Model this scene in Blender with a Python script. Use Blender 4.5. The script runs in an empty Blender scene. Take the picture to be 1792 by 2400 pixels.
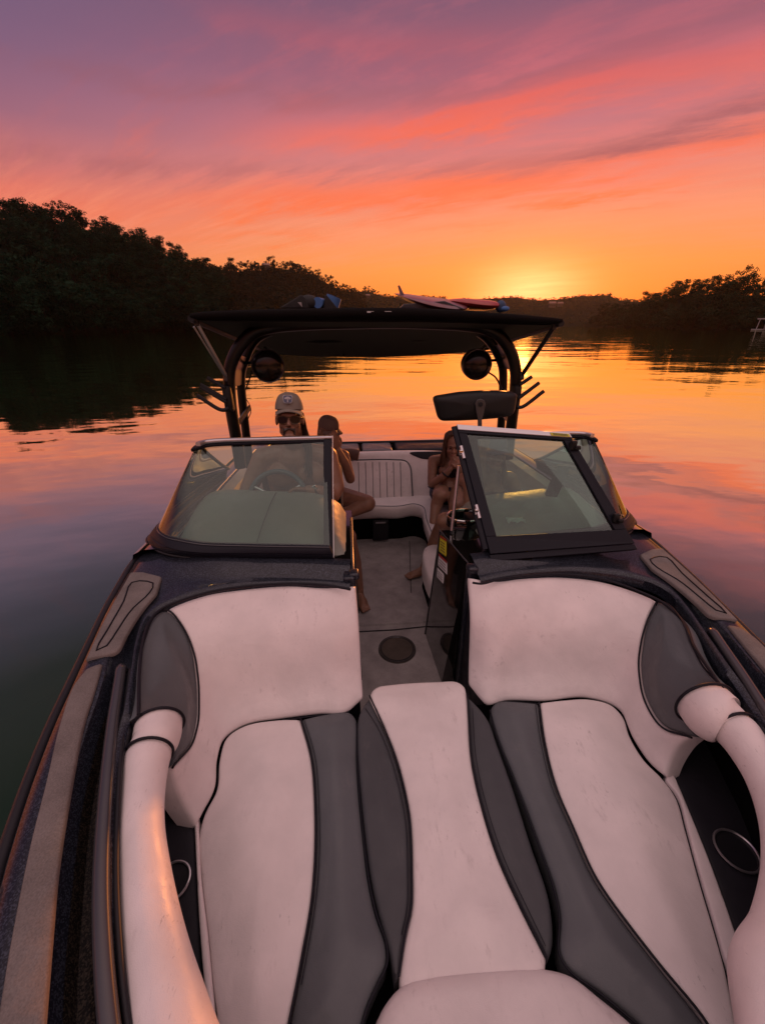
import bpy, bmesh, math, random
import numpy as np
from mathutils import Vector, Matrix
from mathutils.geometry import delaunay_2d_cdt

C = bpy.context.scene.collection
SC = bpy.context.scene
rnd = random.Random(7)

# ------------------------------------------------------------------ survey
# Boat frame: X to port, Y aft, Z up from the water. The survey camera gives
# the ray of a photo point; each point then gets its own real height / depth.
FL = 950.0; TH = math.atan((1200-762)/FL); PS = math.radians(4.9)
CX, CY, CZ = -.266, 0.0, 1.95
KU = 1792/1652
def ray(u, v):
    a = (u*KU-896)/FL; b = -(v*KU-1200)/FL
    fy = math.cos(TH)+b*math.sin(TH); z = -math.sin(TH)+b*math.cos(TH)
    return Vector((a*math.cos(PS)+fy*math.sin(PS), -a*math.sin(PS)+fy*math.cos(PS), z))
CAM = Vector((CX, CY, CZ))
def PZ(u, v, z):
    d = ray(u, v); return CAM+d*((z-CZ)/d.z)
def PY(u, v, y):
    d = ray(u, v); return CAM+d*((y-CY)/d.y)
def PX(u, v, x):
    d = ray(u, v); return CAM+d*((x-CX)/d.x)
def PP(u, v, o, n):
    d = ray(u, v); return CAM+d*((Vector(o)-CAM).dot(n)/d.dot(n))
def proj(p):
    dx, dy, dz = p[0]-CX, p[1]-CY, p[2]-CZ
    r = dx*math.cos(PS)-dy*math.sin(PS); f = dx*math.sin(PS)+dy*math.cos(PS)
    dep = f*math.cos(TH)-dz*math.sin(TH); up = f*math.sin(TH)+dz*math.cos(TH)
    return ((896+FL*r/dep)/KU, (1200-FL*up/dep)/KU)

# ------------------------------------------------------------------ objects
def tag(o, label=None, cat=None, group=None, kind=None):
    if label: o['label'] = label
    if cat: o['category'] = cat
    if group: o['group'] = group
    if kind: o['kind'] = kind
    return o
def empty(name, loc=(0, 0, 0), parent=None):
    o = bpy.data.objects.new(name, None); C.objects.link(o); o.location = loc
    o.empty_display_size = .1
    if parent: setpar(o, parent)
    return o
def setpar(o, p):
    o.parent = p
    bpy.context.view_layer.update()
    o.matrix_parent_inverse = p.matrix_world.inverted()
def mk(name, verts, faces, mat, parent=None, smooth=True, fm=None):
    me = bpy.data.meshes.new(name)
    me.from_pydata([tuple(v) for v in verts], [], [tuple(f) for f in faces])
    mats = mat if isinstance(mat, (list, tuple)) else [mat]
    for m in mats: me.materials.append(m)
    if fm is not None: me.polygons.foreach_set('material_index', fm)
    if smooth: me.polygons.foreach_set('use_smooth', [True]*len(me.polygons))
    bm = bmesh.new(); bm.from_mesh(me)
    bmesh.ops.recalc_face_normals(bm, faces=bm.faces)
    bm.to_mesh(me); bm.free()
    if smooth:
        try: me.set_sharp_from_angle(angle=math.radians(50))
        except Exception: pass
    o = bpy.data.objects.new(name, me); C.objects.link(o)
    if parent: setpar(o, parent)
    return o
class MB:
    """collects shapes that belong to ONE part"""
    def __init__(s): s.v = []; s.f = []
    def add(s, v, f):
        b = len(s.v); s.v += [Vector(p) for p in v]; s.f += [[i+b for i in q] for q in f]; return s
    def box(s, c, sx, sy, sz, rot=None, bev=.0):
        bm = bmesh.new(); bmesh.ops.create_cube(bm, size=1)
        for q in bm.verts: q.co = Vector((q.co.x*sx, q.co.y*sy, q.co.z*sz))
        if bev: bmesh.ops.bevel(bm, geom=bm.edges[:], offset=bev, segments=3, profile=.5, affect='EDGES')
        m = Matrix.Translation(Vector(c)) @ (rot.to_4x4() if rot else Matrix.Identity(4))
        bm.transform(m); bm.verts.index_update()
        s.add([q.co.copy() for q in bm.verts], [[q.index for q in f.verts] for f in bm.faces]); bm.free(); return s
    def tube(s, path, r, seg=10, closed=False, caps=True, flat=1.0, up=None):
        v, f = tube_geo(path, r, seg, closed, caps, flat, up); return s.add(v, f)
    def ball(s, c, r, sc=(1, 1, 1), rot=None, n=2):
        bm = bmesh.new(); bmesh.ops.create_icosphere(bm, subdivisions=n, radius=r)
        for q in bm.verts: q.co = Vector((q.co.x*sc[0], q.co.y*sc[1], q.co.z*sc[2]))
        m = Matrix.Translation(Vector(c)) @ (rot.to_4x4() if rot else Matrix.Identity(4))
        bm.transform(m); bm.verts.index_update()
        s.add([q.co.copy() for q in bm.verts], [[q.index for q in f.verts] for f in bm.faces]); bm.free(); return s
    def prism(s, pts, d):
        """polygon pts extruded by vector d"""
        n = len(pts); d = Vector(d); v = [Vector(p) for p in pts]+[Vector(p)+d for p in pts]
        f = [list(range(n))[::-1], list(range(n, 2*n))]+[[i, (i+1) % n, n+(i+1) % n, n+i] for i in range(n)]
        return s.add(v, f)
    def build(s, name, mat, parent=None, smooth=True, bevel=0):
        o = mk(name, s.v, s.f, mat, parent, smooth)
        if bevel:
            m = o.modifiers.new('edge', 'BEVEL'); m.width = bevel; m.segments = 2; m.limit_method = 'ANGLE'; m.angle_limit = math.radians(40)
        return o
def catmull(pts, n=8, closed=False):
    P = [Vector(p) for p in pts]; out = []; N = len(P)
    if N < 3 and not closed:
        return [P[0].lerp(P[-1], i/n) for i in range(n+1)]
    rng = N if closed else N-1
    for i in range(rng):
        if closed: a, b, c, d = P[(i-1) % N], P[i], P[(i+1) % N], P[(i+2) % N]
        else:
            b, c = P[i], P[i+1]
            a = P[i-1] if i > 0 else b*2-c
            d = P[i+2] if i+2 < N else c*2-b
        # centripetal parametrisation
        t0 = 0; t1 = t0+max((b-a).length, 1e-6)**.5; t2 = t1+max((c-b).length, 1e-6)**.5; t3 = t2+max((d-c).length, 1e-6)**.5
        for k in range(n):
            t = t1+(t2-t1)*k/n
            A1 = a*((t1-t)/(t1-t0))+b*((t-t0)/(t1-t0)); A2 = b*((t2-t)/(t2-t1))+c*((t-t1)/(t2-t1)); A3 = c*((t3-t)/(t3-t2))+d*((t-t2)/(t3-t2))
            B1 = A1*((t2-t)/(t2-t0))+A2*((t-t0)/(t2-t0)); B2 = A2*((t3-t)/(t3-t1))+A3*((t-t1)/(t3-t1))
            out.append(B1*((t2-t)/(t2-t1))+B2*((t-t1)/(t2-t1)))
    if not closed: out.append(P[-1].copy())
    return out
def resample(path, n, closed=False):
    P = [Vector(p) for p in path]
    if closed: P = P+[P[0]]
    L = [0]
    for a, b in zip(P, P[1:]): L.append(L[-1]+(b-a).length)
    out = []; j = 0; m = n if closed else n-1
    for i in range(n):
        t = L[-1]*i/m
        while j < len(L)-2 and L[j+1] < t: j += 1
        k = (t-L[j])/max(L[j+1]-L[j], 1e-9); out.append(P[j].lerp(P[j+1], k))
    return out
def tube_geo(path, r, seg=10, closed=False, caps=True, flat=1.0, up=None):
    P = [Vector(p) for p in path]; n = len(P)
    R = r if isinstance(r, (list, tuple)) else [r]*n
    v = []; prev = None
    for i in range(n):
        if closed: t = P[(i+1) % n]-P[i-1]
        else: t = P[min(i+1, n-1)]-P[max(i-1, 0)]
        t.normalize()
        if up is not None:
            a = Vector(up).cross(t)
            if a.length < 1e-4: a = t.orthogonal()
            a.normalize()
        elif prev is None: a = t.orthogonal().normalized()
        else:
            a = prev-t*prev.dot(t); a.normalize()
        prev = a; b = t.cross(a)
        for k in range(seg):
            w = 2*math.pi*k/seg
            v.append(P[i]+a*(math.cos(w)*R[i])+b*(math.sin(w)*R[i]*flat))
    f = []
    m = n if closed else n-1
    for i in range(m):
        for k in range(seg):
            j = (i+1) % n
            f.append([i*seg+k, i*seg+(k+1) % seg, j*seg+(k+1) % seg, j*seg+k])
    if caps and not closed:
        f.append(list(range(seg))[::-1]); f.append([(n-1)*seg+k for k in range(seg)])
    return v, f
def tube(name, path, r, mat, parent=None, seg=10, closed=False, flat=1.0, up=None):
    v, f = tube_geo(path, r, seg, closed, True, flat, up); return mk(name, v, f, mat, parent)
def loft_geo(rows, closed=False):
    n = len(rows[0]); v = [p for r in rows for p in r]; f = []
    for i in range(len(rows)-1):
        for k in range(n if closed else n-1):
            f.append([i*n+k, i*n+(k+1) % n, (i+1)*n+(k+1) % n, (i+1)*n+k])
    return v, f
def mirror(o, name, parent, x0, label=None):
    """a real mirrored copy of a part across the boat's centre plane"""
    me = o.data.copy(); bm = bmesh.new(); bm.from_mesh(me)
    for q in bm.verts: q.co.x = 2*x0-q.co.x
    bmesh.ops.reverse_faces(bm, faces=bm.faces[:]); bm.to_mesh(me); bm.free()
    n = bpy.data.objects.new(name, me); C.objects.link(n)
    for m in o.modifiers:
        k = n.modifiers.new(m.name, m.type)
        if m.type == 'BEVEL': k.width = m.width; k.segments = m.segments; k.limit_method = m.limit_method; k.angle_limit = m.angle_limit
    if parent: setpar(n, parent)
    if label: n['label'] = label
    return n

# ------------------------------------------------------------------ curved surfaces and upholstery panels on them
class Surf:
    """smooth surface through a few rows of control points; s along a row, t across the rows"""
    def __init__(s, rows, ns=64, nt=40):
        R = [resample(catmull(r, 10), ns) for r in rows]
        cols = []
        for k in range(ns):
            c = [r[k] for r in R]
            cols.append(resample(catmull(c, 12), nt) if len(c) > 2 else resample(c, nt))
        s.G = np.array([[list(cols[k][j]) for k in range(ns)] for j in range(nt)])   # nt x ns x 3
        s.ns, s.nt = ns, nt
        s.Ls = float(np.linalg.norm(np.diff(s.G, axis=1), axis=2).sum(1).mean())
        s.Lt = float(np.linalg.norm(np.diff(s.G, axis=0), axis=2).sum(0).mean())
    def at(s, a, b):
        x = min(max(a/s.Ls, -.2), 1.2)*(s.ns-1); y = min(max(b/s.Lt, -.2), 1.2)*(s.nt-1)
        i = int(min(max(math.floor(x), 0), s.ns-2)); j = int(min(max(math.floor(y), 0), s.nt-2)); fx, fy = x-i, y-j
        G = s.G
        return Vector((G[j, i]*(1-fx)+G[j, i+1]*fx)*(1-fy)+(G[j+1, i]*(1-fx)+G[j+1, i+1]*fx)*fy)
    def nrm(s, a, b):
        e = .012
        n = (s.at(a+e, b)-s.at(a-e, b)).cross(s.at(a, b+e)-s.at(a, b-e)); n.normalize()
        if n.dot(CAM-s.at(a, b)) < 0: n = -n
        return n
    def inv(s, u, v):
        """surface coordinates of the photo point (u, v)"""
        if not hasattr(s, 'Q'):
            s.Q = np.array([[proj(s.G[j, i]) for i in range(s.ns)] for j in range(s.nt)])
        d = (s.Q[..., 0]-u)**2+(s.Q[..., 1]-v)**2
        j, i = np.unravel_index(int(d.argmin()), d.shape)
        a, b = i/(s.ns-1)*s.Ls, j/(s.nt-1)*s.Lt
        for _ in range(12):
            p = proj(s.at(a, b)); e = .004
            pa = proj(s.at(a+e, b)); pb = proj(s.at(a, b+e))
            J = np.array([[(pa[0]-p[0])/e, (pb[0]-p[0])/e], [(pa[1]-p[1])/e, (pb[1]-p[1])/e]])
            try: q = np.linalg.solve(J, np.array([u-p[0], v-p[1]]))
            except Exception: break
            q = np.clip(q, -.05, .05); a += float(q[0]); b += float(q[1])
            a = min(max(a, -.15*s.Ls), 1.15*s.Ls); b = min(max(b, -.15*s.Lt), 1.15*s.Lt)
        return a, b
class Plane:
    """flat surface with its own coordinates"""
    def __init__(s, o, ex, ey):
        s.o = Vector(o); s.ex = Vector(ex).normalized(); s.n = s.ex.cross(Vector(ey)).normalized(); s.ey = s.n.cross(s.ex)
        if s.n.dot(CAM-s.o) < 0: s.n = -s.n
    def at(s, a, b): return s.o+s.ex*a+s.ey*b
    def nrm(s, a, b): return s.n
    def inv(s, u, v):
        p = PP(u, v, s.o, s.n)-s.o; return p.dot(s.ex), p.dot(s.ey)
def in_poly(p, poly):
    x, y = p; c = False; n = len(poly); j = n-1
    for i in range(n):
        xi, yi = poly[i]; xj, yj = poly[j]
        if (yi > y) != (yj > y) and x < (xj-xi)*(y-yi)/(yj-yi)+xi: c = not c
        j = i
    return c
def dist_poly(pts, poly):
    A = np.array(poly); B = np.roll(A, -1, 0); P = np.array(pts)[:, None, :]
    AB = (B-A)[None]; t = np.clip(((P-A)*AB).sum(2)/np.maximum((AB**2).sum(2), 1e-12), 0, 1)
    return np.sqrt((((P-A)-t[..., None]*AB)**2).sum(2)).min(1)
def patch(name, surf, outline, mat, parent, r=.012, depth=.04, crown=0.0, lift=0.0, sharp=(), grid=None, pix=True, n=7, cw=.10):
    """upholstered panel: an outline on a surface, with rounded edges, crown and sides"""
    st = [surf.inv(*p) for p in outline] if pix else list(outline)
    # smooth outline with optional sharp corners (indices)
    N = len(st); pts = []
    if sharp:
        sh = sorted(sharp)
        for a, b in zip(sh, sh[1:]+[sh[0]+N]):
            seg = [Vector((*st[i % N], 0)) for i in range(a, b+1)]
            pts += catmull(seg, n)[:-1]
    else: pts = catmull([Vector((*p, 0)) for p in st], n, True)
    L = sum((pts[i]-pts[i-1]).length for i in range(len(pts)))
    m = max(24, min(260, int(L/.014)))
    pts = resample(pts, m, True)
    poly = [(p.x, p.y) for p in pts]
    area = sum(poly[i-1][0]*poly[i][1]-poly[i][0]*poly[i-1][1] for i in range(m))
    if area < 0: poly.reverse()
    xs = [p[0] for p in poly]; ys = [p[1] for p in poly]
    g = grid or max(.012, min(.03, math.sqrt((max(xs)-min(xs))*(max(ys)-min(ys)))/26))
    inner = []
    PA = np.array(poly)
    T = np.roll(PA, -1, 0)-np.roll(PA, 1, 0); T /= np.maximum(np.linalg.norm(T, axis=1, keepdims=True), 1e-9)
    NI = np.stack([-T[:, 1], T[:, 0]], 1)
    ds = [r*.12, r*.4, r] if r > .004 else [r]
    for d in ds:
        q = PA+NI*d; dd = dist_poly(q, poly)
        inner += [tuple(p) for p, e in zip(q, dd) if e > d*.86 and in_poly(p, poly)]
    x = min(xs)+g/2; row = 0
    cand = []
    while x < max(xs):
        y = min(ys)+g/2*(1+row % 2)
        while y < max(ys):
            if in_poly((x, y), poly): cand.append((x, y))
            y += g
        x += g*.87; row += 1
    if cand:
        dd = dist_poly(cand, poly); inner += [p for p, e in zip(cand, dd) if e > r+g*.55]
    vs = [Vector(p) for p in poly]+[Vector(p) for p in inner]
    vo, _, fo, _, _, _ = delaunay_2d_cdt(vs, [], [list(range(m))], 1, 1e-6)
    d = dist_poly([tuple(p) for p in vo], poly)
    V = []
    for p, e in zip(vo, d):
        h = (-r+math.sqrt(max(r*r-(r-min(e, r))**2, 0))) if r > 0 else 0
        h += crown*(1-math.exp(-(e/cw)**2))+lift
        V.append(surf.at(p.x, p.y)+surf.nrm(p.x, p.y)*h)
    F = [list(f) for f in fo]
    # sides: from every boundary edge down
    cnt = {}
    for f in F:
        for i in range(len(f)):
            k = (f[i], f[(i+1) % len(f)]); cnt[k] = cnt.get(k, 0)+1
    low = {}
    def lo(i):
        if i not in low:
            p = vo[i]; low[i] = len(V); V.append(surf.at(p.x, p.y)+surf.nrm(p.x, p.y)*(lift-r-depth))
        return low[i]
    for (a, b) in list(cnt):
        if (b, a) not in cnt: F.append([b, a, lo(a), lo(b)])
    return mk(name, V, F, mat, parent)
def seam(name, surf, line, r, mat, parent, lift=0.0, closed=False, seg=8, n=8):
    st = [surf.inv(*p) for p in line]
    q = resample(catmull([Vector((*p, 0)) for p in st], n, closed), max(12, len(line)*n), closed)
    path = [surf.at(p.x, p.y)+surf.nrm(p.x, p.y)*lift for p in q]
    return tube(name, path, r, mat, parent, seg, closed)

# ------------------------------------------------------------------ materials
def lin(c): return tuple(((x/255)/12.92 if x/255 <= .04045 else ((x/255+.055)/1.055)**2.4) for x in c)
def mat(name, col, rough=.5, metal=0, **kw):
    m = bpy.data.materials.new(name); m.use_nodes = True
    b = m.node_tree.nodes['Principled BSDF']
    b.inputs['Base Color'].default_value = (*col, 1); b.inputs['Roughness'].default_value = rough; b.inputs['Metallic'].default_value = metal
    for k, v in kw.items(): b.inputs[k.replace('_', ' ')].default_value = v
    m['b'] = 1
    return m
def nd(m, t, **kw):
    n = m.node_tree.nodes.new(t)
    for k, v in kw.items():
        if k in n.inputs: n.inputs[k].default_value = v
        else: setattr(n, k, v)
    return n
def lk(m, a, b): m.node_tree.links.new(a, b)
def bsdf(m): return m.node_tree.nodes['Principled BSDF']
def coords(m, scale=(1, 1, 1)):
    t = nd(m, 'ShaderNodeTexCoord'); k = nd(m, 'ShaderNodeMapping'); k.inputs['Scale'].default_value = scale
    lk(m, t.outputs['Object'], k.inputs['Vector']); return k.outputs['Vector']
def noise(m, vec, scale, detail=3, rough=.55):
    n = nd(m, 'ShaderNodeTexNoise'); n.inputs['Scale'].default_value = scale; n.inputs['Detail'].default_value = detail; n.inputs['Roughness'].default_value = rough
    lk(m, vec, n.inputs['Vector']); return n.outputs['Fac']
def ramp(m, fac, stops):
    r = nd(m, 'ShaderNodeValToRGB'); e = r.color_ramp.elements
    while len(e) < len(stops): e.new(.5)
    for el, (p, c) in zip(e, stops): el.position = p; el.color = (*c, 1) if len(c) == 3 else c
    lk(m, fac, r.inputs['Fac']); return r.outputs['Color']
def bump(m, h, strength=.2, dist=.002, nin=None):
    b = nd(m, 'ShaderNodeBump'); b.inputs['Strength'].default_value = strength; b.inputs['Distance'].default_value = dist
    lk(m, h, b.inputs['Height'])
    if nin is not None: lk(m, nin, b.inputs['Normal'])
    return b.outputs['Normal']
def mixc(m, fac, a, b, mode='MIX'):
    x = nd(m, 'ShaderNodeMix', data_type='RGBA', blend_type=mode)
    for s, val in ((x.inputs[0], fac), (x.inputs[6], a), (x.inputs[7], b)):
        if hasattr(val, 'node'): lk(m, val, s)
        elif isinstance(val, (int, float)): s.default_value = val
        else: s.default_value = (*val, 1)
    return x.outputs[2]
def vinyl(name, col, dirt=.25, rough=.42, dirtcol=None, spec=.35):
    m = mat(name, col, rough, 0, Specular_IOR_Level=spec); v = coords(m)
    big = noise(m, v, 3.5, 5, .6)
    fine = noise(m, coords(m, (1, .35, 1)), 38, 6, .72)
    dc = dirtcol or tuple(c*.45 for c in col)
    f1 = ramp(m, fine, [(.56, (0, 0, 0)), (.70, (1, 1, 1))])
    f2 = ramp(m, big, [(.46, (0, 0, 0)), (.66, (1, 1, 1))])
    f = mixc(m, 1.0, f1, f2, 'MULTIPLY')
    k = nd(m, 'ShaderNodeMath', operation='MULTIPLY'); lk(m, f, k.inputs[0]); k.inputs[1].default_value = dirt
    c = mixc(m, k.outputs[0], col, dc)
    scr = noise(m, coords(m, (9, 2.2, 3)), 16, 5, .75)
    f3 = mixc(m, 1.0, ramp(m, scr, [(.615, (0, 0, 0)), (.655, (1, 1, 1))]), ramp(m, noise(m, v, 6.5, 2), [(.52, (0, 0, 0)), (.66, (1, 1, 1))]), 'MULTIPLY')
    k3 = nd(m, 'ShaderNodeMath', operation='MULTIPLY'); lk(m, f3, k3.inputs[0]); k3.inputs[1].default_value = min(1, dirt*.9)
    c = mixc(m, k3.outputs[0], c, tuple(q*.6 for q in dc))
    soft = ramp(m, noise(m, v, 7, 4), [(.3, (.90, .90, .90)), (.7, (1.04, 1.03, 1.03))])
    c = mixc(m, 1.0, c, soft, 'MULTIPLY')
    lk(m, c, bsdf(m).inputs['Base Color'])
    vo = nd(m, 'ShaderNodeTexVoronoi'); vo.inputs['Scale'].default_value = 420; lk(m, v, vo.inputs['Vector'])
    b0 = bump(m, noise(m, v, 4.5, 2), .5, .022)
    wr = nd(m, 'ShaderNodeTexNoise'); wr.inputs['Scale'].default_value = 14; wr.inputs['Detail'].default_value = 3; wr.inputs['Distortion'].default_value = 1.2; lk(m, v, wr.inputs['Vector'])
    b1 = bump(m, wr.outputs['Fac'], .22, .008, b0)
    lk(m, bump(m, vo.outputs['Distance'], .25, .0008, b1), bsdf(m).inputs['Normal'])
    rr = ramp(m, noise(m, v, 22, 4), [(.3, (rough-.06,)*3), (.7, (rough+.12,)*3)]); lk(m, rr, bsdf(m).inputs['Roughness'])
    return m
M = {}
M['white'] = vinyl('white_vinyl', (.68, .625, .615), .52, .38, (.26, .22, .22))
M['grey'] = vinyl('grey_vinyl', (.092, .102, .110), .25, .40, (.2, .18, .17))
M['charcoal'] = vinyl('charcoal_vinyl', (.050, .054, .060), .25, .42, (.16, .14, .14))
M['shelf'] = vinyl('black_vinyl', (.020, .020, .025), .15, .5, None, .15)
M['pipe'] = mat('piping_black', (.008, .008, .013), .5, 0, Specular_IOR_Level=.2)
M['liner'] = mat('dark_liner', (.004, .004, .005), .9, 0, Specular_IOR_Level=.05)
def gelcoat(name, base, flake, amount=.5):
    m = mat(name, base, .35, 0, Specular_IOR_Level=.1); b = bsdf(m)
    b.inputs['Coat Weight'].default_value = .55; b.inputs['Coat Roughness'].default_value = .05
    v = coords(m); vo = nd(m, 'ShaderNodeTexVoronoi'); vo.inputs['Scale'].default_value = 330; lk(m, v, vo.inputs['Vector'])
    sep = nd(m, 'ShaderNodeSeparateColor'); lk(m, vo.outputs['Color'], sep.inputs[0])
    f = ramp(m, sep.outputs[0], [(.45, (0, 0, 0)), (1, (1, 1, 1))])
    k = nd(m, 'ShaderNodeMath', operation='MULTIPLY'); lk(m, f, k.inputs[0]); k.inputs[1].default_value = amount
    lk(m, mixc(m, k.outputs[0], base, flake), b.inputs['Base Color'])
    # each flake leans its own way
    nm = nd(m, 'ShaderNodeBump'); nm.inputs['Strength'].default_value = .18; nm.inputs['Distance'].default_value = .002
    lk(m, sep.outputs[1], nm.inputs['Height']); lk(m, nm.outputs['Normal'], b.inputs['Normal'])
    lk(m, k.outputs[0], b.inputs['Metallic'])
    return m
M['navy'] = gelcoat('navy_flake_gelcoat', (.008, .010, .015), (.10, .115, .155), .42)
M['blackflake'] = gelcoat('black_flake_gelcoat', (.004, .004, .004), (.12, .095, .07), .45)
M['gloss'] = mat('black_gloss', (.006, .0055, .005), .09, 0, Coat_Weight=1.0, Coat_Roughness=.03)
M['trim'] = mat('dark_rubber_trim', (.014, .014, .017), .42, 0, Specular_IOR_Level=.25)
M['rail'] = mat('grey_rail_plastic', (.055, .055, .062), .2, .2)
def foam(name, col):
    m = mat(name, col, .9, 0, Specular_IOR_Level=.12); v = coords(m)
    c = ramp(m, noise(m, v, 9, 6, .65), [(.25, tuple(x*.72 for x in col)), (.75, tuple(min(1, x*1.22) for x in col))])
    c2 = ramp(m, noise(m, v, 240, 2), [(.3, (.82,)*3), (.7, (1.12,)*3)])
    lk(m, mixc(m, 1.0, c, c2, 'MULTIPLY'), bsdf(m).inputs['Base Color'])
    lk(m, bump(m, noise(m, v, 300, 2), .5, .001), bsdf(m).inputs['Normal'])
    return m
M['pad'] = foam('taupe_foam', (.165, .148, .14))
M['carpet'] = foam('grey_carpet', (.35, .32, .315))
M['alu'] = mat('brushed_aluminium', (.52, .50, .52), .34, .9)
M['chrome'] = mat('chrome', (.75, .74, .73), .12, 1)
M['frame'] = mat('black_anodised_frame', (.009, .010, .016), .42, 0, Specular_IOR_Level=.16)
M['black'] = mat('black_paint', (.005, .005, .005), .28, 0, Specular_IOR_Level=.3)
M['canvas'] = mat('black_canvas', (.006, .005, .005), .9, 0, Specular_IOR_Level=.1)
M['dash'] = vinyl('tan_grey_dash', (.20, .215, .185), .3, .5)
M['plastic'] = mat('matte_black_plastic', (.009, .009, .010), .5, 0, Specular_IOR_Level=.25)
def glassmat(name, tint, gl=(1, 1, 1), refl=1.0):
    m = bpy.data.materials.new(name); m.use_nodes = True; nt = m.node_tree; nt.nodes.clear()
    out = nt.nodes.new('ShaderNodeOutputMaterial'); tr = nt.nodes.new('ShaderNodeBsdfTransparent'); g = nt.nodes.new('ShaderNodeBsdfGlossy')
    tr.inputs[0].default_value = (*tint, 1); g.inputs[0].default_value = (*gl, 1); g.inputs['Roughness'].default_value = .015
    fr = nt.nodes.new('ShaderNodeFresnel'); fr.inputs['IOR'].default_value = 1.5
    k = nt.nodes.new('ShaderNodeMath'); k.operation = 'MULTIPLY'; k.inputs[1].default_value = refl; k.use_clamp = True
    nt.links.new(fr.outputs[0], k.inputs[0])
    mx = nt.nodes.new('ShaderNodeMixShader'); nt.links.new(k.outputs[0], mx.inputs[0]); nt.links.new(tr.outputs[0], mx.inputs[1]); nt.links.new(g.outputs[0], mx.inputs[2])
    # a thin film of dust and dried spray
    df = nt.nodes.new('ShaderNodeBsdfDiffuse'); df.inputs[0].default_value = (.5, .5, .48, 1)
    tc = nt.nodes.new('ShaderNodeTexCoord'); nz = nt.nodes.new('ShaderNodeTexNoise'); nz.inputs['Scale'].default_value = 6; nz.inputs['Detail'].default_value = 6
    nt.links.new(tc.outputs['Object'], nz.inputs['Vector'])
    rp = nt.nodes.new('ShaderNodeMapRange'); rp.inputs[1].default_value = .35; rp.inputs[2].default_value = .75; rp.inputs[3].default_value = .006; rp.inputs[4].default_value = .03
    nt.links.new(nz.outputs['Fac'], rp.inputs[0])
    m2 = nt.nodes.new('ShaderNodeMixShader'); nt.links.new(rp.outputs[0], m2.inputs[0]); nt.links.new(mx.outputs[0], m2.inputs[1]); nt.links.new(df.outputs[0], m2.inputs[2])
    nt.links.new(m2.outputs[0], out.inputs[0]); return m
M['glass'] = glassmat('green_tinted_glass', (.60, .80, .71), (.86, 1, .95), 1.7)
def skin(name, col):
    m = mat(name, col, .48); v = coords(m)
    lk(m, ramp(m, noise(m, v, 18, 4), [(.3, tuple(x*.82 for x in col)), (.7, tuple(x*1.12 for x in col))]), bsdf(m).inputs['Base Color'])
    bsdf(m).inputs['Subsurface Weight'].default_value = .08; bsdf(m).inputs['Subsurface Radius'].default_value = (.012, .005, .003)
    return m
# ================================================================== setting
boat_az = PS
def azdir(u, v=702.5):
    d = ray(u, v); L = math.hypot(d.x, d.y); return d.x/L, d.y/L, d.z/L
# ---- sky (world)
W = bpy.data.worlds.new("World"); SC.world = W; W.use_nodes = True
nt = W.node_tree; nt.nodes.clear()
class X:
    """tiny expression builder for the sky's maths"""
    def __init__(s, v): s.v = v
    def op(s, o, *a):
        n = nt.nodes.new('ShaderNodeMath'); n.operation = o
        for i, q in enumerate((s,)+a):
            q = q.v if isinstance(q, X) else q
            if isinstance(q, (int, float)): n.inputs[i].default_value = q
            else: nt.links.new(q, n.inputs[i])
        return X(n.outputs[0])
    def __add__(s, o): return s.op('ADD', o)
    def __sub__(s, o): return s.op('SUBTRACT', o)
    def __mul__(s, o): return s.op('MULTIPLY', o)
    def __truediv__(s, o): return s.op('DIVIDE', o)
    def exp(s): return s.op('EXPONENT')
    def clamp(s):
        n = nt.nodes.new('ShaderNodeClamp'); nt.links.new(s.v, n.inputs[0]); return X(n.outputs[0])
    def smooth(s, a, b):
        n = nt.nodes.new('ShaderNodeMapRange'); n.interpolation_type = 'SMOOTHSTEP'; nt.links.new(s.v, n.inputs[0])
        n.inputs[1].default_value = a; n.inputs[2].default_value = b; return X(n.outputs[0])
tc = nt.nodes.new('ShaderNodeTexCoord'); sep = nt.nodes.new('ShaderNodeSeparateXYZ'); nt.links.new(tc.outputs['Generated'], sep.inputs[0])
dx, dy, dz = (X(sep.outputs[i]) for i in range(3))
el = dz.op('ARCSINE')*57.29578
az = dx.op('ARCTAN2', dy)*57.29578
SUN_AZ, SUN_EL = 22.5, 2.6
def gauss(q, c, w): d = (q-c)/w; return (d*d*-1.0).exp()
def wnoise(vx, vy, scale, detail, rough, w=0):
    c = nt.nodes.new('ShaderNodeCombineXYZ'); nt.links.new(vx.v, c.inputs[0]); nt.links.new(vy.v, c.inputs[1]); c.inputs[2].default_value = w
    n = nt.nodes.new('ShaderNodeTexNoise'); n.inputs['Scale'].default_value = scale; n.inputs['Detail'].default_value = detail; n.inputs['Roughness'].default_value = rough
    nt.links.new(c.outputs[0], n.inputs['Vector']); return X(n.outputs['Fac'])
def wramp(f, stops):
    r = nt.nodes.new('ShaderNodeValToRGB'); e = r.color_ramp.elements
    while len(e) < len(stops): e.new(.5)
    for k, (p, c) in zip(e, stops): k.position = p; k.color = (*lin(c), 1)
    nt.links.new(f.v, r.inputs[0]); return r.outputs[0]
def wmix(f, a, b, mode='MIX'):
    n = nt.nodes.new('ShaderNodeMix'); n.data_type = 'RGBA'; n.blend_type = mode
    for s_, q in ((n.inputs[0], f), (n.inputs[6], a), (n.inputs[7], b)):
        q = q.v if isinstance(q, X) else q
        if isinstance(q, (int, float)): s_.default_value = q
        elif isinstance(q, tuple): s_.default_value = (*q, 1)
        else: nt.links.new(q, s_)
    return n.outputs[2]
e40 = (el/40.0).clamp()
clear = wramp(e40, [(0, (252, 116, 42)), (.07, (255, 136, 50)), (.15, (255, 152, 74)), (.25, (247, 150, 108)), (.36, (230, 136, 126)), (.46, (196, 118, 128)), (.56, (156, 98, 118)), (.66, (130, 89, 113)), (.8, (112, 84, 114))])
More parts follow.
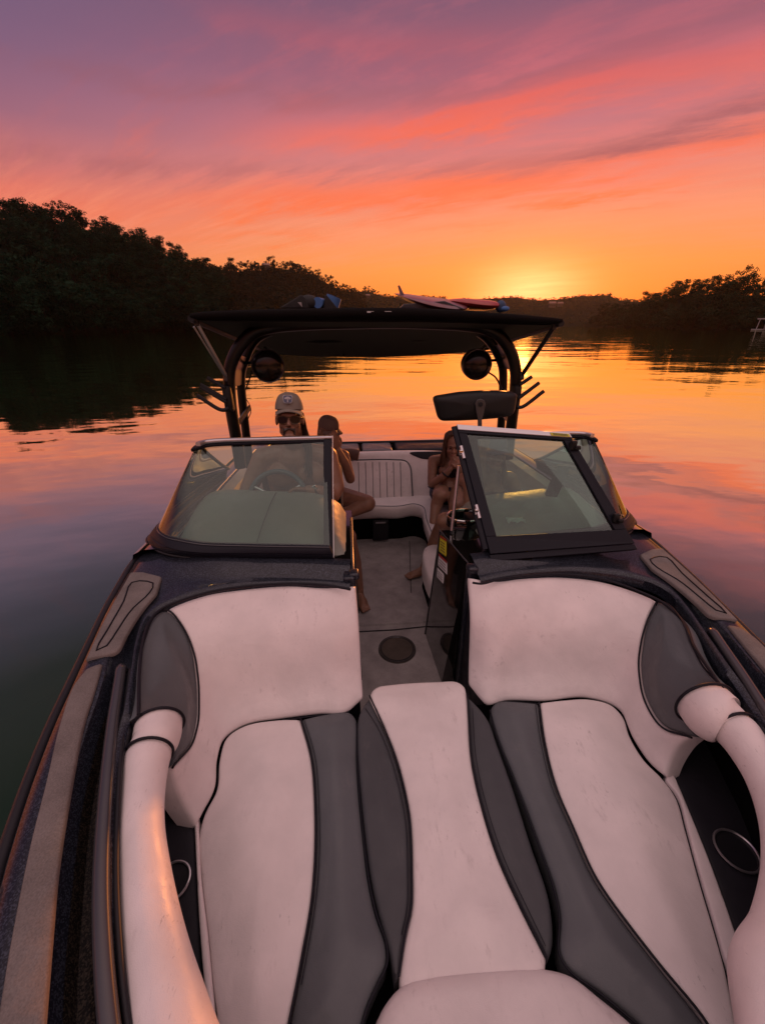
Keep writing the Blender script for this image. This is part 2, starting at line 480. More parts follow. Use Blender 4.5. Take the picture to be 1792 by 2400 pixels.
# away from the sun the low sky is redder and the high sky bluer
away = (az*-1.0+5.0).smooth(0, 45)
coolhi = wramp(e40, [(0, (235, 120, 80)), (.15, (240, 130, 95)), (.25, (228, 118, 102)), (.33, (198, 112, 114)), (.42, (148, 100, 122)), (.52, (121, 94, 124)), (.64, (106, 90, 122)), (.8, (98, 85, 118))])
base = wmix(away, clear, coolhi)
# high streaks, drawn out along one wind direction
ph = math.radians(-58); inv = X(dz.v)+.16
px, py = dx/inv, dy/inv
p_ = px*math.sin(ph)+py*math.cos(ph); q_ = px*math.cos(ph)-py*math.sin(ph)
warp = wnoise(p_*.5, q_*.8, 1.0, 3, .5, 3.0)-.5
n1 = wnoise(p_*.34, q_*1.35+warp*.9, 1.25, 6, .58, 0)
n2 = wnoise(p_*.8, q_*3.6+warp*1.2, 1.6, 7, .62, 5)
n3 = wnoise(p_*.25, q_*.8, 1.1, 4, .5, 9)
n5 = wnoise(p_*1.5+warp*2.0, q_*3.0-warp, 1.7, 9, .68, 21)
def band(a0, e0, a1, e1, w, a_from=None, a_to=None, curve=0):
    m = (e1-e0)/(a1-a0); t = el-(az*m+(e0-m*a0))+(n2-.5)*3.2+(n1-.5)*3.2+(n5-.5)*3.4
    g = (t/w); g = (g*g*-1.0).exp()
    if a_from is not None: g = g*az.smooth(a_from-9, a_from+9)
    if a_to is not None: g = g*(az*-1.0).smooth(-a_to-9, -a_to+9)
    return g
cl = band(-19, 16.8, 15, 19.4, 1.5, -7, 18)*.6+band(6, 18.6, 26, 20.4, 1.5, 8, 27)*1.0+band(20, 21.0, 42, 19.8, 1.6, 26)*.7
cl = cl+band(-24, 11.4, 14, 13.4, 1.7, -14, 16)*.95+band(8, 13.6, 42, 15.0, 1.4, 12)*.8+band(18, 11.8, 36, 12.3, .5, 20, 36)*.9+band(12, 10.2, 18, 10.4, .4, 11, 18)*.5+band(-10, 8.9, -5, 9.1, .5, -14, -2)*.6
cl = cl+band(-40, 10.0, -20, 10.8, 2.2, None, -16)*.30+band(-5, 23.5, 40, 24.5, 1.6, 5)*.22+band(-16, 25.5, 12, 24.0, .9, -12, 12)*.3
wisps = n2.smooth(.50, .76)*el.smooth(6, 12)*.32
cloud = (cl*(n2*1.0+n1*.6+n5*1.3-.45)+wisps*n3.smooth(.35, .65)).clamp()
ccol = wramp(e40, [(0, (255, 128, 40)), (.2, (255, 122, 58)), (.33, (255, 116, 72)), (.46, (248, 110, 84)), (.56, (215, 96, 100)), (.68, (160, 86, 104))])
sky1 = wmix(cloud*.92, base, ccol)
# fine drawn-out streaks, pink on the mauve
n4 = wnoise(p_*1.1, q_*7.0+warp*1.5, 1.8, 8, .66, 13)
pk = (n2.smooth(.48, .64)*.50+n5.smooth(.49, .66)*.62)*el.smooth(9, 19)*az.smooth(-24, 18)
sky1 = wmix((pk*.62).clamp(), sky1, wramp(e40, [(.2, (252, 138, 104)), (.38, (240, 128, 120)), (.52, (206, 110, 120)), (.7, (172, 98, 116))]))
lp = n4.smooth(.40, .72)*el.smooth(4, 9)*(el*-1.0).smooth(-17, -10)
sky1 = wmix((lp*.34).clamp(), sky1, lin((255, 158, 122)))
# shaded undersides
dark = band(24, 15.6, 42, 17.2, .9, 26)*.55+band(-14, 14.6, 10, 15.2, .9)*.22+band(-26, 13.6, -8, 14.6, 1.2)*.2+band(16, 21.6, 40, 22.6, .8)*.3+n3.smooth(.52, .75)*el.smooth(8, 16)*.14
dark = (dark*n2.smooth(.3, .62)).clamp()
sky2 = wmix(dark, sky1, lin((150, 88, 96)))
# glow round the sun, low behind the far ridge
r2 = ((az-SUN_AZ)/15.0)*((az-SUN_AZ)/15.0)+((el-3.0)/6.4)*((el-3.0)/6.4)
g1 = (r2*-1.0).exp()
sky3 = wmix(g1*.62, sky2, (2.3, .385, .045))
r3 = ((az-SUN_AZ)/5.4)*((az-SUN_AZ)/5.4)+((el-3.7)/2.9)*((el-3.7)/2.9)
streak = (n2-.5)*1.0+1.0
sky4 = wmix(((r3*-1.0).exp()*streak*.85).clamp(), sky3, (3.4, .86, .30))
lowred = (el*-1.0).smooth(-3.2, -.2)*(gauss(az, SUN_AZ, 9)*-1.0+1.0)
sky5 = wmix(lowred*.55, sky4, lin((250, 112, 40)))
# unseen sky over and behind the camera: pink-grey fill, brightened to light the seats
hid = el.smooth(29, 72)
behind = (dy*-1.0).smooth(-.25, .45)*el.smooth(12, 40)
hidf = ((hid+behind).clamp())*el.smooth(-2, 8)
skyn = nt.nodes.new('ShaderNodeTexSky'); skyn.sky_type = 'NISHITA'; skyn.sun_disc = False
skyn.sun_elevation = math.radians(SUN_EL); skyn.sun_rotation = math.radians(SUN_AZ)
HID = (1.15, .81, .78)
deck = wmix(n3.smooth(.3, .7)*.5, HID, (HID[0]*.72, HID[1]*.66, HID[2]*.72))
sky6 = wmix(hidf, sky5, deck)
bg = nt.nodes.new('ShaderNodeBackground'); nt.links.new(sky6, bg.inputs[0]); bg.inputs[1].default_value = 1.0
bg2 = nt.nodes.new('ShaderNodeBackground'); nt.links.new(skyn.outputs[0], bg2.inputs[0]); bg2.inputs[1].default_value = .05
tint = wmix(1.0, skyn.outputs[0], (.07, .055, .06), 'MULTIPLY'); nt.links.new(tint, bg2.inputs[0])
add = nt.nodes.new('ShaderNodeAddShader'); nt.links.new(bg.outputs[0], add.inputs[0]); nt.links.new(bg2.outputs[0], add.inputs[1])
wo = nt.nodes.new('ShaderNodeOutputWorld'); nt.links.new(add.outputs[0], wo.inputs[0])
W.cycles.sampling_method = 'MANUAL'; W.cycles.sample_map_resolution = 512

# ---- sun, already touching the far ridge
sl = bpy.data.lights.new('sun', 'SUN'); sl.energy = 2.6; sl.angle = math.radians(2.2); sl.color = (1, .30, .06)
so = bpy.data.objects.new('sun', sl); C.objects.link(so)
e_, a_ = math.radians(4.6), math.radians(SUN_AZ)
sd = Vector((math.sin(a_)*math.cos(e_), math.cos(a_)*math.cos(e_), math.sin(e_)))
so.rotation_euler = sd.to_track_quat('Z', 'Y').to_euler(); so.location = (20, 40, 30)

# ---- camera
cd = bpy.data.cameras.new('camera'); co = bpy.data.objects.new('camera', cd); C.objects.link(co)
cd.sensor_fit = 'VERTICAL'; cd.sensor_height = 36.0; cd.lens = FL/2400*36.0; cd.clip_start = .02; cd.clip_end = 20000
fw = Vector((math.sin(PS)*math.cos(TH), math.cos(PS)*math.cos(TH), -math.sin(TH)))
co.location = CAM; co.rotation_euler = fw.to_track_quat('-Z', 'Y').to_euler()
SC.camera = co
SC.view_settings.view_transform = 'Standard'; SC.view_settings.look = 'None'; SC.view_settings.exposure = 0; SC.view_settings.gamma = 1
SC.cycles.sample_clamp_direct = 3.4; SC.cycles.sample_clamp_indirect = 4.0; SC.cycles.max_bounces = 8; SC.cycles.transparent_max_bounces = 16; SC.cycles.caustics_reflective = False; SC.cycles.caustics_refractive = False

# ---- water
mw = bpy.data.materials.new('lake_water'); mw.use_nodes = True; n_ = mw.node_tree; n_.nodes.clear()
o_ = n_.nodes.new('ShaderNodeOutputMaterial')
gl = n_.nodes.new('ShaderNodeBsdfGlossy'); gl.inputs['Roughness'].default_value = .03; gl.inputs[0].default_value = (.93, 1, .76, 1)
df = n_.nodes.new('ShaderNodeBsdfDiffuse'); df.inputs[0].default_value = (.010, .026, .019, 1)
lw = n_.nodes.new('ShaderNodeLayerWeight'); lw.inputs['Blend'].default_value = .5
rp = n_.nodes.new('ShaderNodeValToRGB'); el_ = rp.color_ramp.elements
st_ = [(0, .006), (.30, .014), (.42, .075), (.53, .36), (.64, .86), (.775, .94), (.9, .98), (1, 1)]
while len(el_) < len(st_): el_.new(.5)
for k, (p, c) in zip(el_, st_): k.position = p; k.color = (c, c, c, 1)
mx = n_.nodes.new('ShaderNodeMixShader')
n_.links.new(lw.outputs['Facing'], rp.inputs[0]); n_.links.new(rp.outputs[0], mx.inputs[0]); n_.links.new(df.outputs[0], mx.inputs[1]); n_.links.new(gl.outputs[0], mx.inputs[2]); n_.links.new(mx.outputs[0], o_.inputs[0])
def wn(scale, sx, sy, rot, detail=3):
    t = n_.nodes.new('ShaderNodeTexCoord'); k = n_.nodes.new('ShaderNodeMapping'); k.inputs['Scale'].default_value = (sx, sy, 1); k.inputs['Rotation'].default_value = (0, 0, rot)
    n_.links.new(t.outputs['Object'], k.inputs[0]); z = n_.nodes.new('ShaderNodeTexNoise'); z.inputs['Scale'].default_value = scale; z.inputs['Detail'].default_value = detail; z.inputs['Roughness'].default_value = .5
    n_.links.new(k.outputs[0], z.inputs['Vector']); return z.outputs['Fac']
def wb(h, d, nin=None, s=1.0):
    b = n_.nodes.new('ShaderNodeBump'); b.inputs['Strength'].default_value = s; b.inputs['Distance'].default_value = d; n_.links.new(h, b.inputs['Height'])
    if nin: n_.links.new(nin, b.inputs['Normal'])
    return b.outputs[0]
nn = wb(wn(.22, .55, 1, .25, 2), .075)
nn = wb(wn(1.1, .5, 1, -.2, 2), .010, nn)
nn = wb(wn(3.2, .6, 1, .1, 2), .0016, nn)
n_.links.new(nn, gl.inputs['Normal']); n_.links.new(nn, lw.inputs['Normal'])
R_ = 6000
tag(mk('water', [(-880, -350, 0), (1000, -350, 0), (1000, 1630, 0), (-880, 1630, 0)], [[0, 1, 2, 3]], mw, smooth=False), kind='structure')
tag(mk('lake_bed', [(-880, -350, -4), (1000, -350, -4), (1000, 1630, -4), (-880, 1630, -4)], [[0, 1, 2, 3]], mat('silt', (.02, .02, .015), .9), smooth=False), kind='structure')

# ---- wooded hills
def foliage(name, a, b):
    m = mat(name, a, .75); oi = nd(m, 'ShaderNodeObjectInfo'); v = coords(m)
    c = ramp(m, noise(m, v, .55, 4), [(.32, a), (.68, b)])
    h = nd(m, 'ShaderNodeHueSaturation'); lk(m, c, h.inputs['Color'])
    k = nd(m, 'ShaderNodeMapRange'); lk(m, oi.outputs['Random'], k.inputs[0]); k.inputs[3].default_value = .55; k.inputs[4].default_value = 1.35
    lk(m, k.outputs[0], h.inputs['Value']); lk(m, h.outputs[0], bsdf(m).inputs['Base Color'])
    bsdf(m).inputs['Specular IOR Level'].default_value = 0.0
    return m
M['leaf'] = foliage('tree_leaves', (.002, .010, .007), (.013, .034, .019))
M['leaf_hazed'] = foliage('hazed_tree_leaves', (.011, .019, .014), (.026, .036, .023))  # paler leaves for the far hills: distance haze put into the leaf colour
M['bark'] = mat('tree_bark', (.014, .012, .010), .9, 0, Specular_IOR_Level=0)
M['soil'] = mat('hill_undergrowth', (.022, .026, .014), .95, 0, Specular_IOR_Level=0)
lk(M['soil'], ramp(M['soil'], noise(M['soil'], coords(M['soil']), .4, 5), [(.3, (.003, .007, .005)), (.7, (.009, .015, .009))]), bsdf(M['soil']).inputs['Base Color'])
def interp(tab, x):
    if x <= tab[0][0]: return tab[0][1]
    for (a, p), (b, q) in zip(tab, tab[1:]):
        if x <= b:
            t = (x-a)/(b-a); return p+(q-p)*t
    return tab[-1][1]
class Hill:
    """real terrain between a shoreline and a ridge, both surveyed by bearing and distance"""
    def __init__(s, name, us, shore, ridge, depth, allow, nt_=18, power=.85, back=.6):
        s.us, s.shore, s.ridge, s.depth, s.allow, s.power = us, shore, ridge, depth, allow, power
        V = []; F = []; n = len(us); rows = nt_+8
        for j in range(rows):
            for u in us:
                t = j/(nt_-1)
                V.append(s.at(u, t))
        for j in range(rows-1):
            for i in range(n-1): F.append([j*n+i, j*n+i+1, (j+1)*n+i+1, (j+1)*n+i])
        tag(mk(name, V, F, M['soil']), kind='structure')
    def zr(s, u):
        d = interp(s.shore, u)+interp(s.depth, u); x, y, sl_ = azdir(u, interp(s.ridge, u))
        return max(1.5, CZ+sl_*d-interp(s.allow, u))
    def at(s, u, t):
        x, y, _ = azdir(u); d = interp(s.shore, u)+interp(s.depth, u)*t
        zr = s.zr(u)
        if t <= 1: z = -.6+(zr+.6)*(max(t, 0)**s.power)
        else: z = zr-(t-1)**1.5*zr*.9
        z += 1.0*math.sin(d*.09+u*.03)*min(1, t*3)*(1 if t < 1 else .4)
        return Vector((CX+x*d, CY+y*d, z))
def crown_mesh(seed, h, lobes, per, leaf, spread=1.0, low=.18, gap=1.0):
    """crown of many leaf clumps spread through an uneven volume; base at z=0"""
    r = random.Random(seed); V = []; F = []
    cs = []
    for i in range(lobes):
        z = r.uniform(low, .92); k = math.sin(math.pi*min(1, (z-low*.4)/(1.02-low*.4)))**.6
        a = r.uniform(0, 6.283); q = r.uniform(.15, 1)**.6*.40*k*spread
        cs.append((Vector((math.cos(a)*q*h, math.sin(a)*q*h, z*h)), r.uniform(.10, .19)*h*gap))
    for c, rad in cs:
        for k in range(per):
            d = Vector((r.gauss(0, 1), r.gauss(0, 1), r.gauss(0, 1))).normalized()
            p = c+Vector((d.x, d.y, d.z*.8))*rad*r.uniform(.62, 1.08)
            n = (d+Vector((r.gauss(0, .5), r.gauss(0, .5), r.gauss(0, .5)+.3))).normalized()
            t = n.orthogonal().normalized(); t = (Matrix.Rotation(r.uniform(0, 6.28), 3, n) @ t); b = n.cross(t)
            s1 = leaf*r.uniform(.6, 1.3); s2 = s1*r.uniform(.45, .8); i0 = len(V)
            V += [p-t*s1*.5, p+b*s2*.5, p+t*s1*.5, p-b*s2*.5]; F.append([i0, i0+1, i0+2, i0+3])
    return V, F
def raw_mesh(name, V, F, m):
    me = bpy.data.meshes.new(name); me.from_pydata([tuple(v) for v in V], [], F); me.materials.append(m); return me
def trunk_mesh(seed, h):
    r = random.Random(seed); b = MB(); top = h*.62
    path = catmull([(0, 0, -.6), (r.uniform(-.2, .2), r.uniform(-.2, .2), h*.22), (r.uniform(-.4, .4), r.uniform(-.4, .4), top)], 4)
    b.tube(path, [h*.028*(1-.6*i/(len(path)-1)) for i in range(len(path))], 7)
    for k in range(6):
        z = r.uniform(.25, .6)*h; a = r.uniform(0, 6.28); q = h*r.uniform(.18, .32)
        pth = catmull([(0, 0, z), (math.cos(a)*q*.5, math.sin(a)*q*.5, z+h*.08), (math.cos(a)*q, math.sin(a)*q, z+h*.22)], 3)
        b.tube(pth, [h*.013*(1-.75*i/(len(pth)-1)) for i in range(len(pth))], 5)
    return raw_mesh('trunk', b.v, b.f, M['bark'])
CROWNS = [raw_mesh('crown', *crown_mesh(11+i, 10, 26, 78, .62, sp, lo), M['leaf']) for i, (sp, lo) in enumerate([(1.0, .14), (1.15, .1), (.85, .16), (1.05, .08)])]
TRUNKS = [trunk_mesh(31+i, 10) for i in range(4)]
OPEN = [raw_mesh('crown', *crown_mesh(51+i, 10, 20, 60, .5, 1.05, .34, .72), M['leaf']) for i in range(3)]
def tree(name, p, h, label, group=None, kind=0, wide=1.0, open_=False):
    t = empty(name, p); tag(t, label, 'tree', group)
    k = kind % 4
    for nm, me in (('trunk', TRUNKS[k]), ('crown', OPEN[kind % 3] if open_ else CROWNS[k])):
        c = bpy.data.objects.new(nm, me); C.objects.link(c); c.parent = t
    t.scale = (h/10*wide, h/10*wide, h/10); t.rotation_euler = (0, 0, rnd.uniform(0, 6.28))
    return t
def lin_us(a, b, n): return [a+(b-a)*i/(n-1) for i in range(n)]
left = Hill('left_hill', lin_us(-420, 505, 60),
    [(-420, 116), (0, 128), (200, 152), (391, 186), (505, 225)],
    [(-420, 455), (-100, 440), (0, 444), (120, 457), (200, 466), (250, 480), (300, 500), (370, 525), (440, 560), (480, 577), (505, 590)],
    [(-420, 150), (0, 150), (300, 140), (440, 120), (505, 110)], [(-420, 6), (505, 5)])
tn = 0
def scatter(hill, n, u0, u1, t0, t1, hmin, hmax, label, group, name='woodland_tree', seed=3, mind=5.2, wide=(1.0, 1.3)):
    r = random.Random(seed); pts = []; tries = 0
    while len(pts) < n and tries < n*60:
        tries += 1; u = r.uniform(u0, u1); t = r.uniform(t0, t1)**.9; p = hill.at(u, t)
        if all((p-q).length > mind for q in pts): pts.append(p)
    for i, p in enumerate(pts):
        tree(name, (p.x, p.y, max(p.z, .2)-.3), r.uniform(hmin, hmax), label, group, r.randrange(12), r.uniform(*wide))
    return pts
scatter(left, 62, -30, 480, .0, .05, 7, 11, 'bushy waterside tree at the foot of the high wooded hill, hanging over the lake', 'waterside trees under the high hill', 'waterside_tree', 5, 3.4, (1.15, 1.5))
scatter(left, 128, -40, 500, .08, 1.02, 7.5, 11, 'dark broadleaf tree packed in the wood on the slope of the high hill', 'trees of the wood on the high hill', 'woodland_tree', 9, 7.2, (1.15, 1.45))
for u, h, wd, lab in [(35, 9, 1.3, 'broad dark tree on the hilltop nearest the picture edge'), (118, 11, 1.25, 'spreading tree rising highest on the hilltop crest'), (160, 7.5, .9, 'small rounded tree beside the leaning hilltop tree'), (197, 10.5, 1.0, 'tall open tree leaning on the crest of the hill'), (303, 9.0, 1.05, 'lone open-crowned tree standing clear of the descending ridge')]:
    p = left.at(u, .99); tree('ridge_tree', (p.x, p.y, p.z-.5), h, lab, None, int(u), wd, True)
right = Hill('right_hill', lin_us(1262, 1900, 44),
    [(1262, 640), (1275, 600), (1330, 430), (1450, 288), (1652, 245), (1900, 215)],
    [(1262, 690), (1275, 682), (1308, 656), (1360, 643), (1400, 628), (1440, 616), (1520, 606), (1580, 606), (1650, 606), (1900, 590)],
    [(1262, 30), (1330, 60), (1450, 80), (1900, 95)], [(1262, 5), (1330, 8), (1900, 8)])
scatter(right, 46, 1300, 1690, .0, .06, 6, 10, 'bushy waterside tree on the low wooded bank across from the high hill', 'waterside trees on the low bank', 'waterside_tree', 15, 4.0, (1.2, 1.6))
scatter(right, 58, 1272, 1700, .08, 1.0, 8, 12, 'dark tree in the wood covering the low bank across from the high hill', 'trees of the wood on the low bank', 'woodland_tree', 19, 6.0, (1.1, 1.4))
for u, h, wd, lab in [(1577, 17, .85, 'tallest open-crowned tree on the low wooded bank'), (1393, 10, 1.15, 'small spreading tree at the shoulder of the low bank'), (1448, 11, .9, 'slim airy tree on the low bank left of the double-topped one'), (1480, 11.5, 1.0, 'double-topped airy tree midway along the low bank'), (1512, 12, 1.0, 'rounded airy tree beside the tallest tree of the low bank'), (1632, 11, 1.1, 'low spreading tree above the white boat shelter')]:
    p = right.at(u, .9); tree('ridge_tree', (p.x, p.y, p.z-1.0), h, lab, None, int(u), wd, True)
def mass(name, hill, n, u0, u1, hmin, hmax, per, leaf, seed, m, t0=0.0, t1=1.05, spread=1.15):
    """a far-off wood that reads as one mass"""
    r = random.Random(seed); V = []; F = []
    for i in range(n):
        p = hill.at(r.uniform(u0, u1), r.uniform(t0, t1)**.8); h = r.uniform(hmin, hmax)
        v, f = crown_mesh(seed*1000+i, h, 6, per, leaf*r.uniform(.8, 1.2), spread, .1)
        b = len(V); o = Vector((p.x, p.y, max(p.z, 0)-.5)); V += [q+o for q in v]; F += [[k+b for k in q] for q in f]
    me = raw_mesh(name, V, F, m); o = bpy.data.objects.new(name, me); C.objects.link(o); tag(o, kind='stuff')
mid = Hill('middle_hill', lin_us(410, 800, 40), [(410, 250), (600, 300), (800, 480)],
    [(410, 585), (480, 581), (510, 574), (545, 572), (600, 567), (640, 570), (680, 581), (720, 606), (750, 619), (800, 648)],
    [(410, 170), (600, 190), (800, 120)], [(410, 6), (800, 6)])
mass('far_wood', mid, 760, 405, 790, 7, 11, 20, 1.2, 41, M['leaf_hazed'], .0, 1.06, 1.5)
for u, h, lab in [(522, 13, 'thin open tree standing on the saddle behind the high hill'), (598, 14, 'rounded tree on the crest of the second hill')]:
    p = mid.at(u, .97); tree('ridge_tree', (p.x, p.y, p.z-.5), h, lab, None, int(u), 1.2, True)
third = Hill('third_hill', lin_us(690, 900, 24), [(690, 620), (900, 700)], [(690, 640), (750, 622), (793, 619), (820, 628), (845, 638), (900, 646)], [(690, 220), (900, 200)], [(690, 8), (900, 8)])
mass('third_wood', third, 420, 690, 895, 7, 11, 11, 2.0, 43, M['leaf_hazed'], .0, 1.06, 1.7)
far = Hill('far_hill', lin_us(800, 1420, 60), [(800, 900), (1100, 860), (1420, 800)],
    [(800, 640), (841, 638), (920, 636), (960, 640), (975, 647), (1010, 642), (1060, 641), (1104, 638), (1150, 645), (1200, 642), (1232, 637), (1253, 635), (1302, 633), (1322, 643), (1342, 645), (1420, 650)],
    [(800, 420), (1420, 380)], [(800, 5), (1420, 5)])
mass('distant_wood', far, 1500, 800, 1400, 4, 7, 9, 1.9, 47, M['leaf_hazed'], .0, 1.08, 1.9)
# unseen shore behind the boat, added to darken reflections in its paint and glass
V = []; F = []; nb = 50
for j in range(6):
    for i in range(nb):
        a = math.radians(80+200*i/(nb-1)); d = 150+j*26; t = j/5
        V.append((CX+math.sin(a)*d, math.cos(a)*d, -.6+46*math.sin(t*1.5)**.9*(.75+.25*math.sin(i*.7)+.1*math.sin(i*2.3))))
for j in range(5):
    for i in range(nb-1): F.append([j*nb+i, j*nb+i+1, (j+1)*nb+i+1, (j+1)*nb+i])
tag(mk('added_shore', V, F, M['soil']), kind='structure')
# pale houses far up the distant hillside
M['render'] = mat('pale_render', (.06, .055, .052), .9, 0, Specular_IOR_Level=0); M['roof'] = mat('roof_tiles', (.16, .10, .08), .8); M['wglass'] = mat('window_dark', (.02, .02, .025), .1)
def house(u, t, hill, w, label):
    p = hill.at(u, t); b = empty('house', p); tag(b, label, 'house', None)
    x, y, _ = azdir(u); rot = Matrix.Rotation(math.atan2(-x, y)+.3, 4, 'Z'); h = w*.6
    wl = MB().box((0, 0, h/2), w, w*.7, h).build('wall', M['render'], None, False)
    rf = MB().prism([(-w*.55, -w*.4, h+.004), (w*.55, -w*.4, h+.004), (w*.55, 0, h+w*.28), (-w*.55, 0, h+w*.28)], (0, 0, .25)).prism([(-w*.55, 0, h+w*.28), (w*.55, 0, h+w*.28), (w*.55, w*.4, h+.004), (-w*.55, w*.4, h+.004)], (0, 0, .25)).build('roof', M['roof'], None, False)
    ws = []
    for k in (-.3, 0, .3): ws.append(MB().box((k*w, -w*.352, h*.5), w*.16, .08, h*.4).build('window', M['wglass'], None, False))
    for o in [wl, rf]+ws: o.parent = b
    b.rotation_euler = rot.to_euler(); b.location.z += 4.0
house(1185, .45, far, 13, 'pale house among trees low on the distant hill'); house(1178+24, .52, far, 10, 'smaller pale house beside another on the distant hill')
house(795, .62, third, 7, 'tiny pale house near the top of the hill behind the canopy')
house(588, .8, mid, 6, 'white house half hidden in trees on the second hill')

# ---- evening haze over the lake
hz = bpy.data.materials.new('evening_haze'); hz.use_nodes = True; hn = hz.node_tree; hn.nodes.clear()
ho = hn.nodes.new('ShaderNodeOutputMaterial'); hv = hn.nodes.new('ShaderNodeVolumePrincipled')
hv.inputs['Color'].default_value = (.95, .85, .80, 1); hv.inputs['Density'].default_value = .000045; hv.inputs['Anisotropy'].default_value = .5
hn.links.new(hv.outputs[0], ho.inputs['Volume'])
tag(MB().box((60, 640, 70), 1900, 2000, 152).build('haze', hz, None, False), kind='stuff')
# ================================================================== the boat
X0 = .02
boat = empty('motorboat', (X0, 1.8, .0))
tag(boat, 'black open-bow tow boat with white and grey bow seats and a tower', 'motorboat')
def bpart(o): return o
SIDE = 1
# ---- survey lines of the starboard gunwale (photo points at their real height)
def line(pts, z): return [PZ(u, v, z) for u, v in pts]
def x_at(path, y):
    """x of a plan line at a given Y"""
    P = sorted(path, key=lambda p: p.y)
    if y <= P[0].y:
        a, b = P[0], P[1]; return a.x+(b.x-a.x)*(y-a.y)/(b.y-a.y)
    for a, b in zip(P, P[1:]):
        if y <= b.y: return a.x+(b.x-a.x)*(y-a.y)/max(b.y-a.y, 1e-6)
    a, b = P[-2], P[-1]; return a.x+(b.x-a.x)*(y-a.y)/(b.y-a.y)
outer_px = [(13, 1840), (41, 1730), (85, 1615), (125, 1521), (175, 1421), (219, 1327), (265, 1245), (300, 1190)]
L_out = catmull(line(outer_px, .86), 4)
L_p1 = catmull(line([(0, 2177), (30, 2000), (66, 1825), (129, 1567), (175, 1440)], .885), 4)
L_p2 = catmull(line([(94, 2212), (125, 1880), (180, 1567), (220, 1434)], .885), 4)
L_nb = catmull(line([(143, 2212), (158, 1895), (189, 1567), (240, 1410)], .875), 4)
L_in = catmull(line([(265, 2212), (250, 1841), (262, 1640), (283, 1545), (296, 1450), (305, 1385), (322, 1338), (346, 1312)], .86), 4)
def ext(path, y, k):   # beyond the surveyed stretch the sides close in to the bow
    return x_at(path, max(y, .36))+(0 if y >= .36 else k*(.36-y)**1.35)
# hull plan outline (starboard), bow to stern
_o = [(x_at(L_out, y), y) for y in (1.9, 1.7, 1.5, 1.3, 1.1, .9, .72)]
_k = (_o[-1][0]-_o[-3][0])/(_o[-1][1]-_o[-3][1])
_o += [(_o[6][0]+.30*t+.33*t*t, .72-t) for t in (.25, .5, .75, 1.0, 1.24)]
_oc = catmull([Vector((x, y, 0)) for x, y in _o], 6)
def OUT(y): return x_at(_oc, y)
def out_x(y):
    if y > 1.95: return -1.375+.02*(y-1.95)+.018*(y-1.95)**2
    return OUT(y)
hy = [-.62, -.6, -.5, -.3, -.1, .1, .3, .5, .7, .9, 1.1, 1.3, 1.5, 1.7, 1.9, 2.2, 2.6, 3.0, 3.4, 3.8, 4.15]
def hx(y): return out_x(y) if y > -.5 else out_x(-.5)*(1-((-.5-y)/.125)**2*.75)
def ring(z, inset, fy=0):
    a = [Vector((hx(y)+inset, y+(fy if y < 0 else 0), z)) for y in hy]
    a = resample(catmull(a, 6), 90)
    return a+[Vector((2*X0-p.x, p.y, z)) for p in reversed(a)]
rows = [ring(-.35, .42, .5), ring(-.05, .24, .3), ring(.12, .15, .2), ring(.4, .075, .1), ring(.66, .03, .03), ring(.80, .004), ring(.845, 0)]
v, f = loft_geo(rows, True)
f.append(list(range(len(rows[0])))[::-1])
M['hull'] = gelcoat('hull_black_gelcoat', (.008, .008, .010), (.06, .06, .08), .3)
hull = mk('hull', v, f, M['hull'], boat)
rub = ring(.835, -.006); tube('rub_rail', rub, .017, M['trim'], boat, 8, True)
# ---- deck: sections from the rub rail to the inner edge of the bow well
pairs = []   # (inner point, outer point)
for y in (-.1, .1, .3, .5, .7, .9):
    pairs.append((Vector((ext(L_in, y, 1.1), y, .86)), Vector((out_x(y)+.012, y, .85))))
inn = [PZ(*p, .865) for p in [(284, 1545), (297, 1450), (306, 1385), (324, 1336), (350, 1314), (392, 1297), (440, 1284), (520, 1270), (600, 1265), (680, 1266), (756, 1273)]]
outp = [Vector((out_x(y)+.012, y, .85)) for y in (1.02, 1.16, 1.3, 1.44, 1.6, 1.78, 1.96)]
outp += [PZ(*p, .90) for p in [(440, 1199), (560, 1204), (665, 1208), (757, 1211)]]
pairs += list(zip(inn, outp))
def deck_rows(pairs):
    a = resample(catmull([p[0] for p in pairs], 8), 120); b = resample(catmull([p[1] for p in pairs], 8), 120)
    # keep the pairing of stations
    ca = catmull([p[0] for p in pairs], 8); cb = catmull([p[1] for p in pairs], 8)
    rows = []
    n = len(pairs); seg = 8
    for k, (i, o) in enumerate(zip(ca, cb)):
        w = (o-i).length; st = k/8
        groove = 1.0 if st < 6.2 else max(0, 1-(st-6.2)/3.0)
        row = []
        up = Vector((0, 0, 1)); d = (o-i)
        prof = [(0, -.05), (0.0, -.004), (.012/w, .006), (.10, .008), (.20, .004-.05*groove), (.34, .008-.062*groove), (.45, .016-.018*groove), (.50, .018), (.60, .022), (.80, .022), (.94, .018), (.985, .004), (1, -.03)]
        for t, h in prof: row.append(i+d*t+up*h)
        rows.append(row)
    return rows
dr = deck_rows(pairs)
v, f = loft_geo(dr)
deck = mk('deck', v, f, M['navy'], boat)
deck2 = mirror(deck, 'deck', boat, X0)
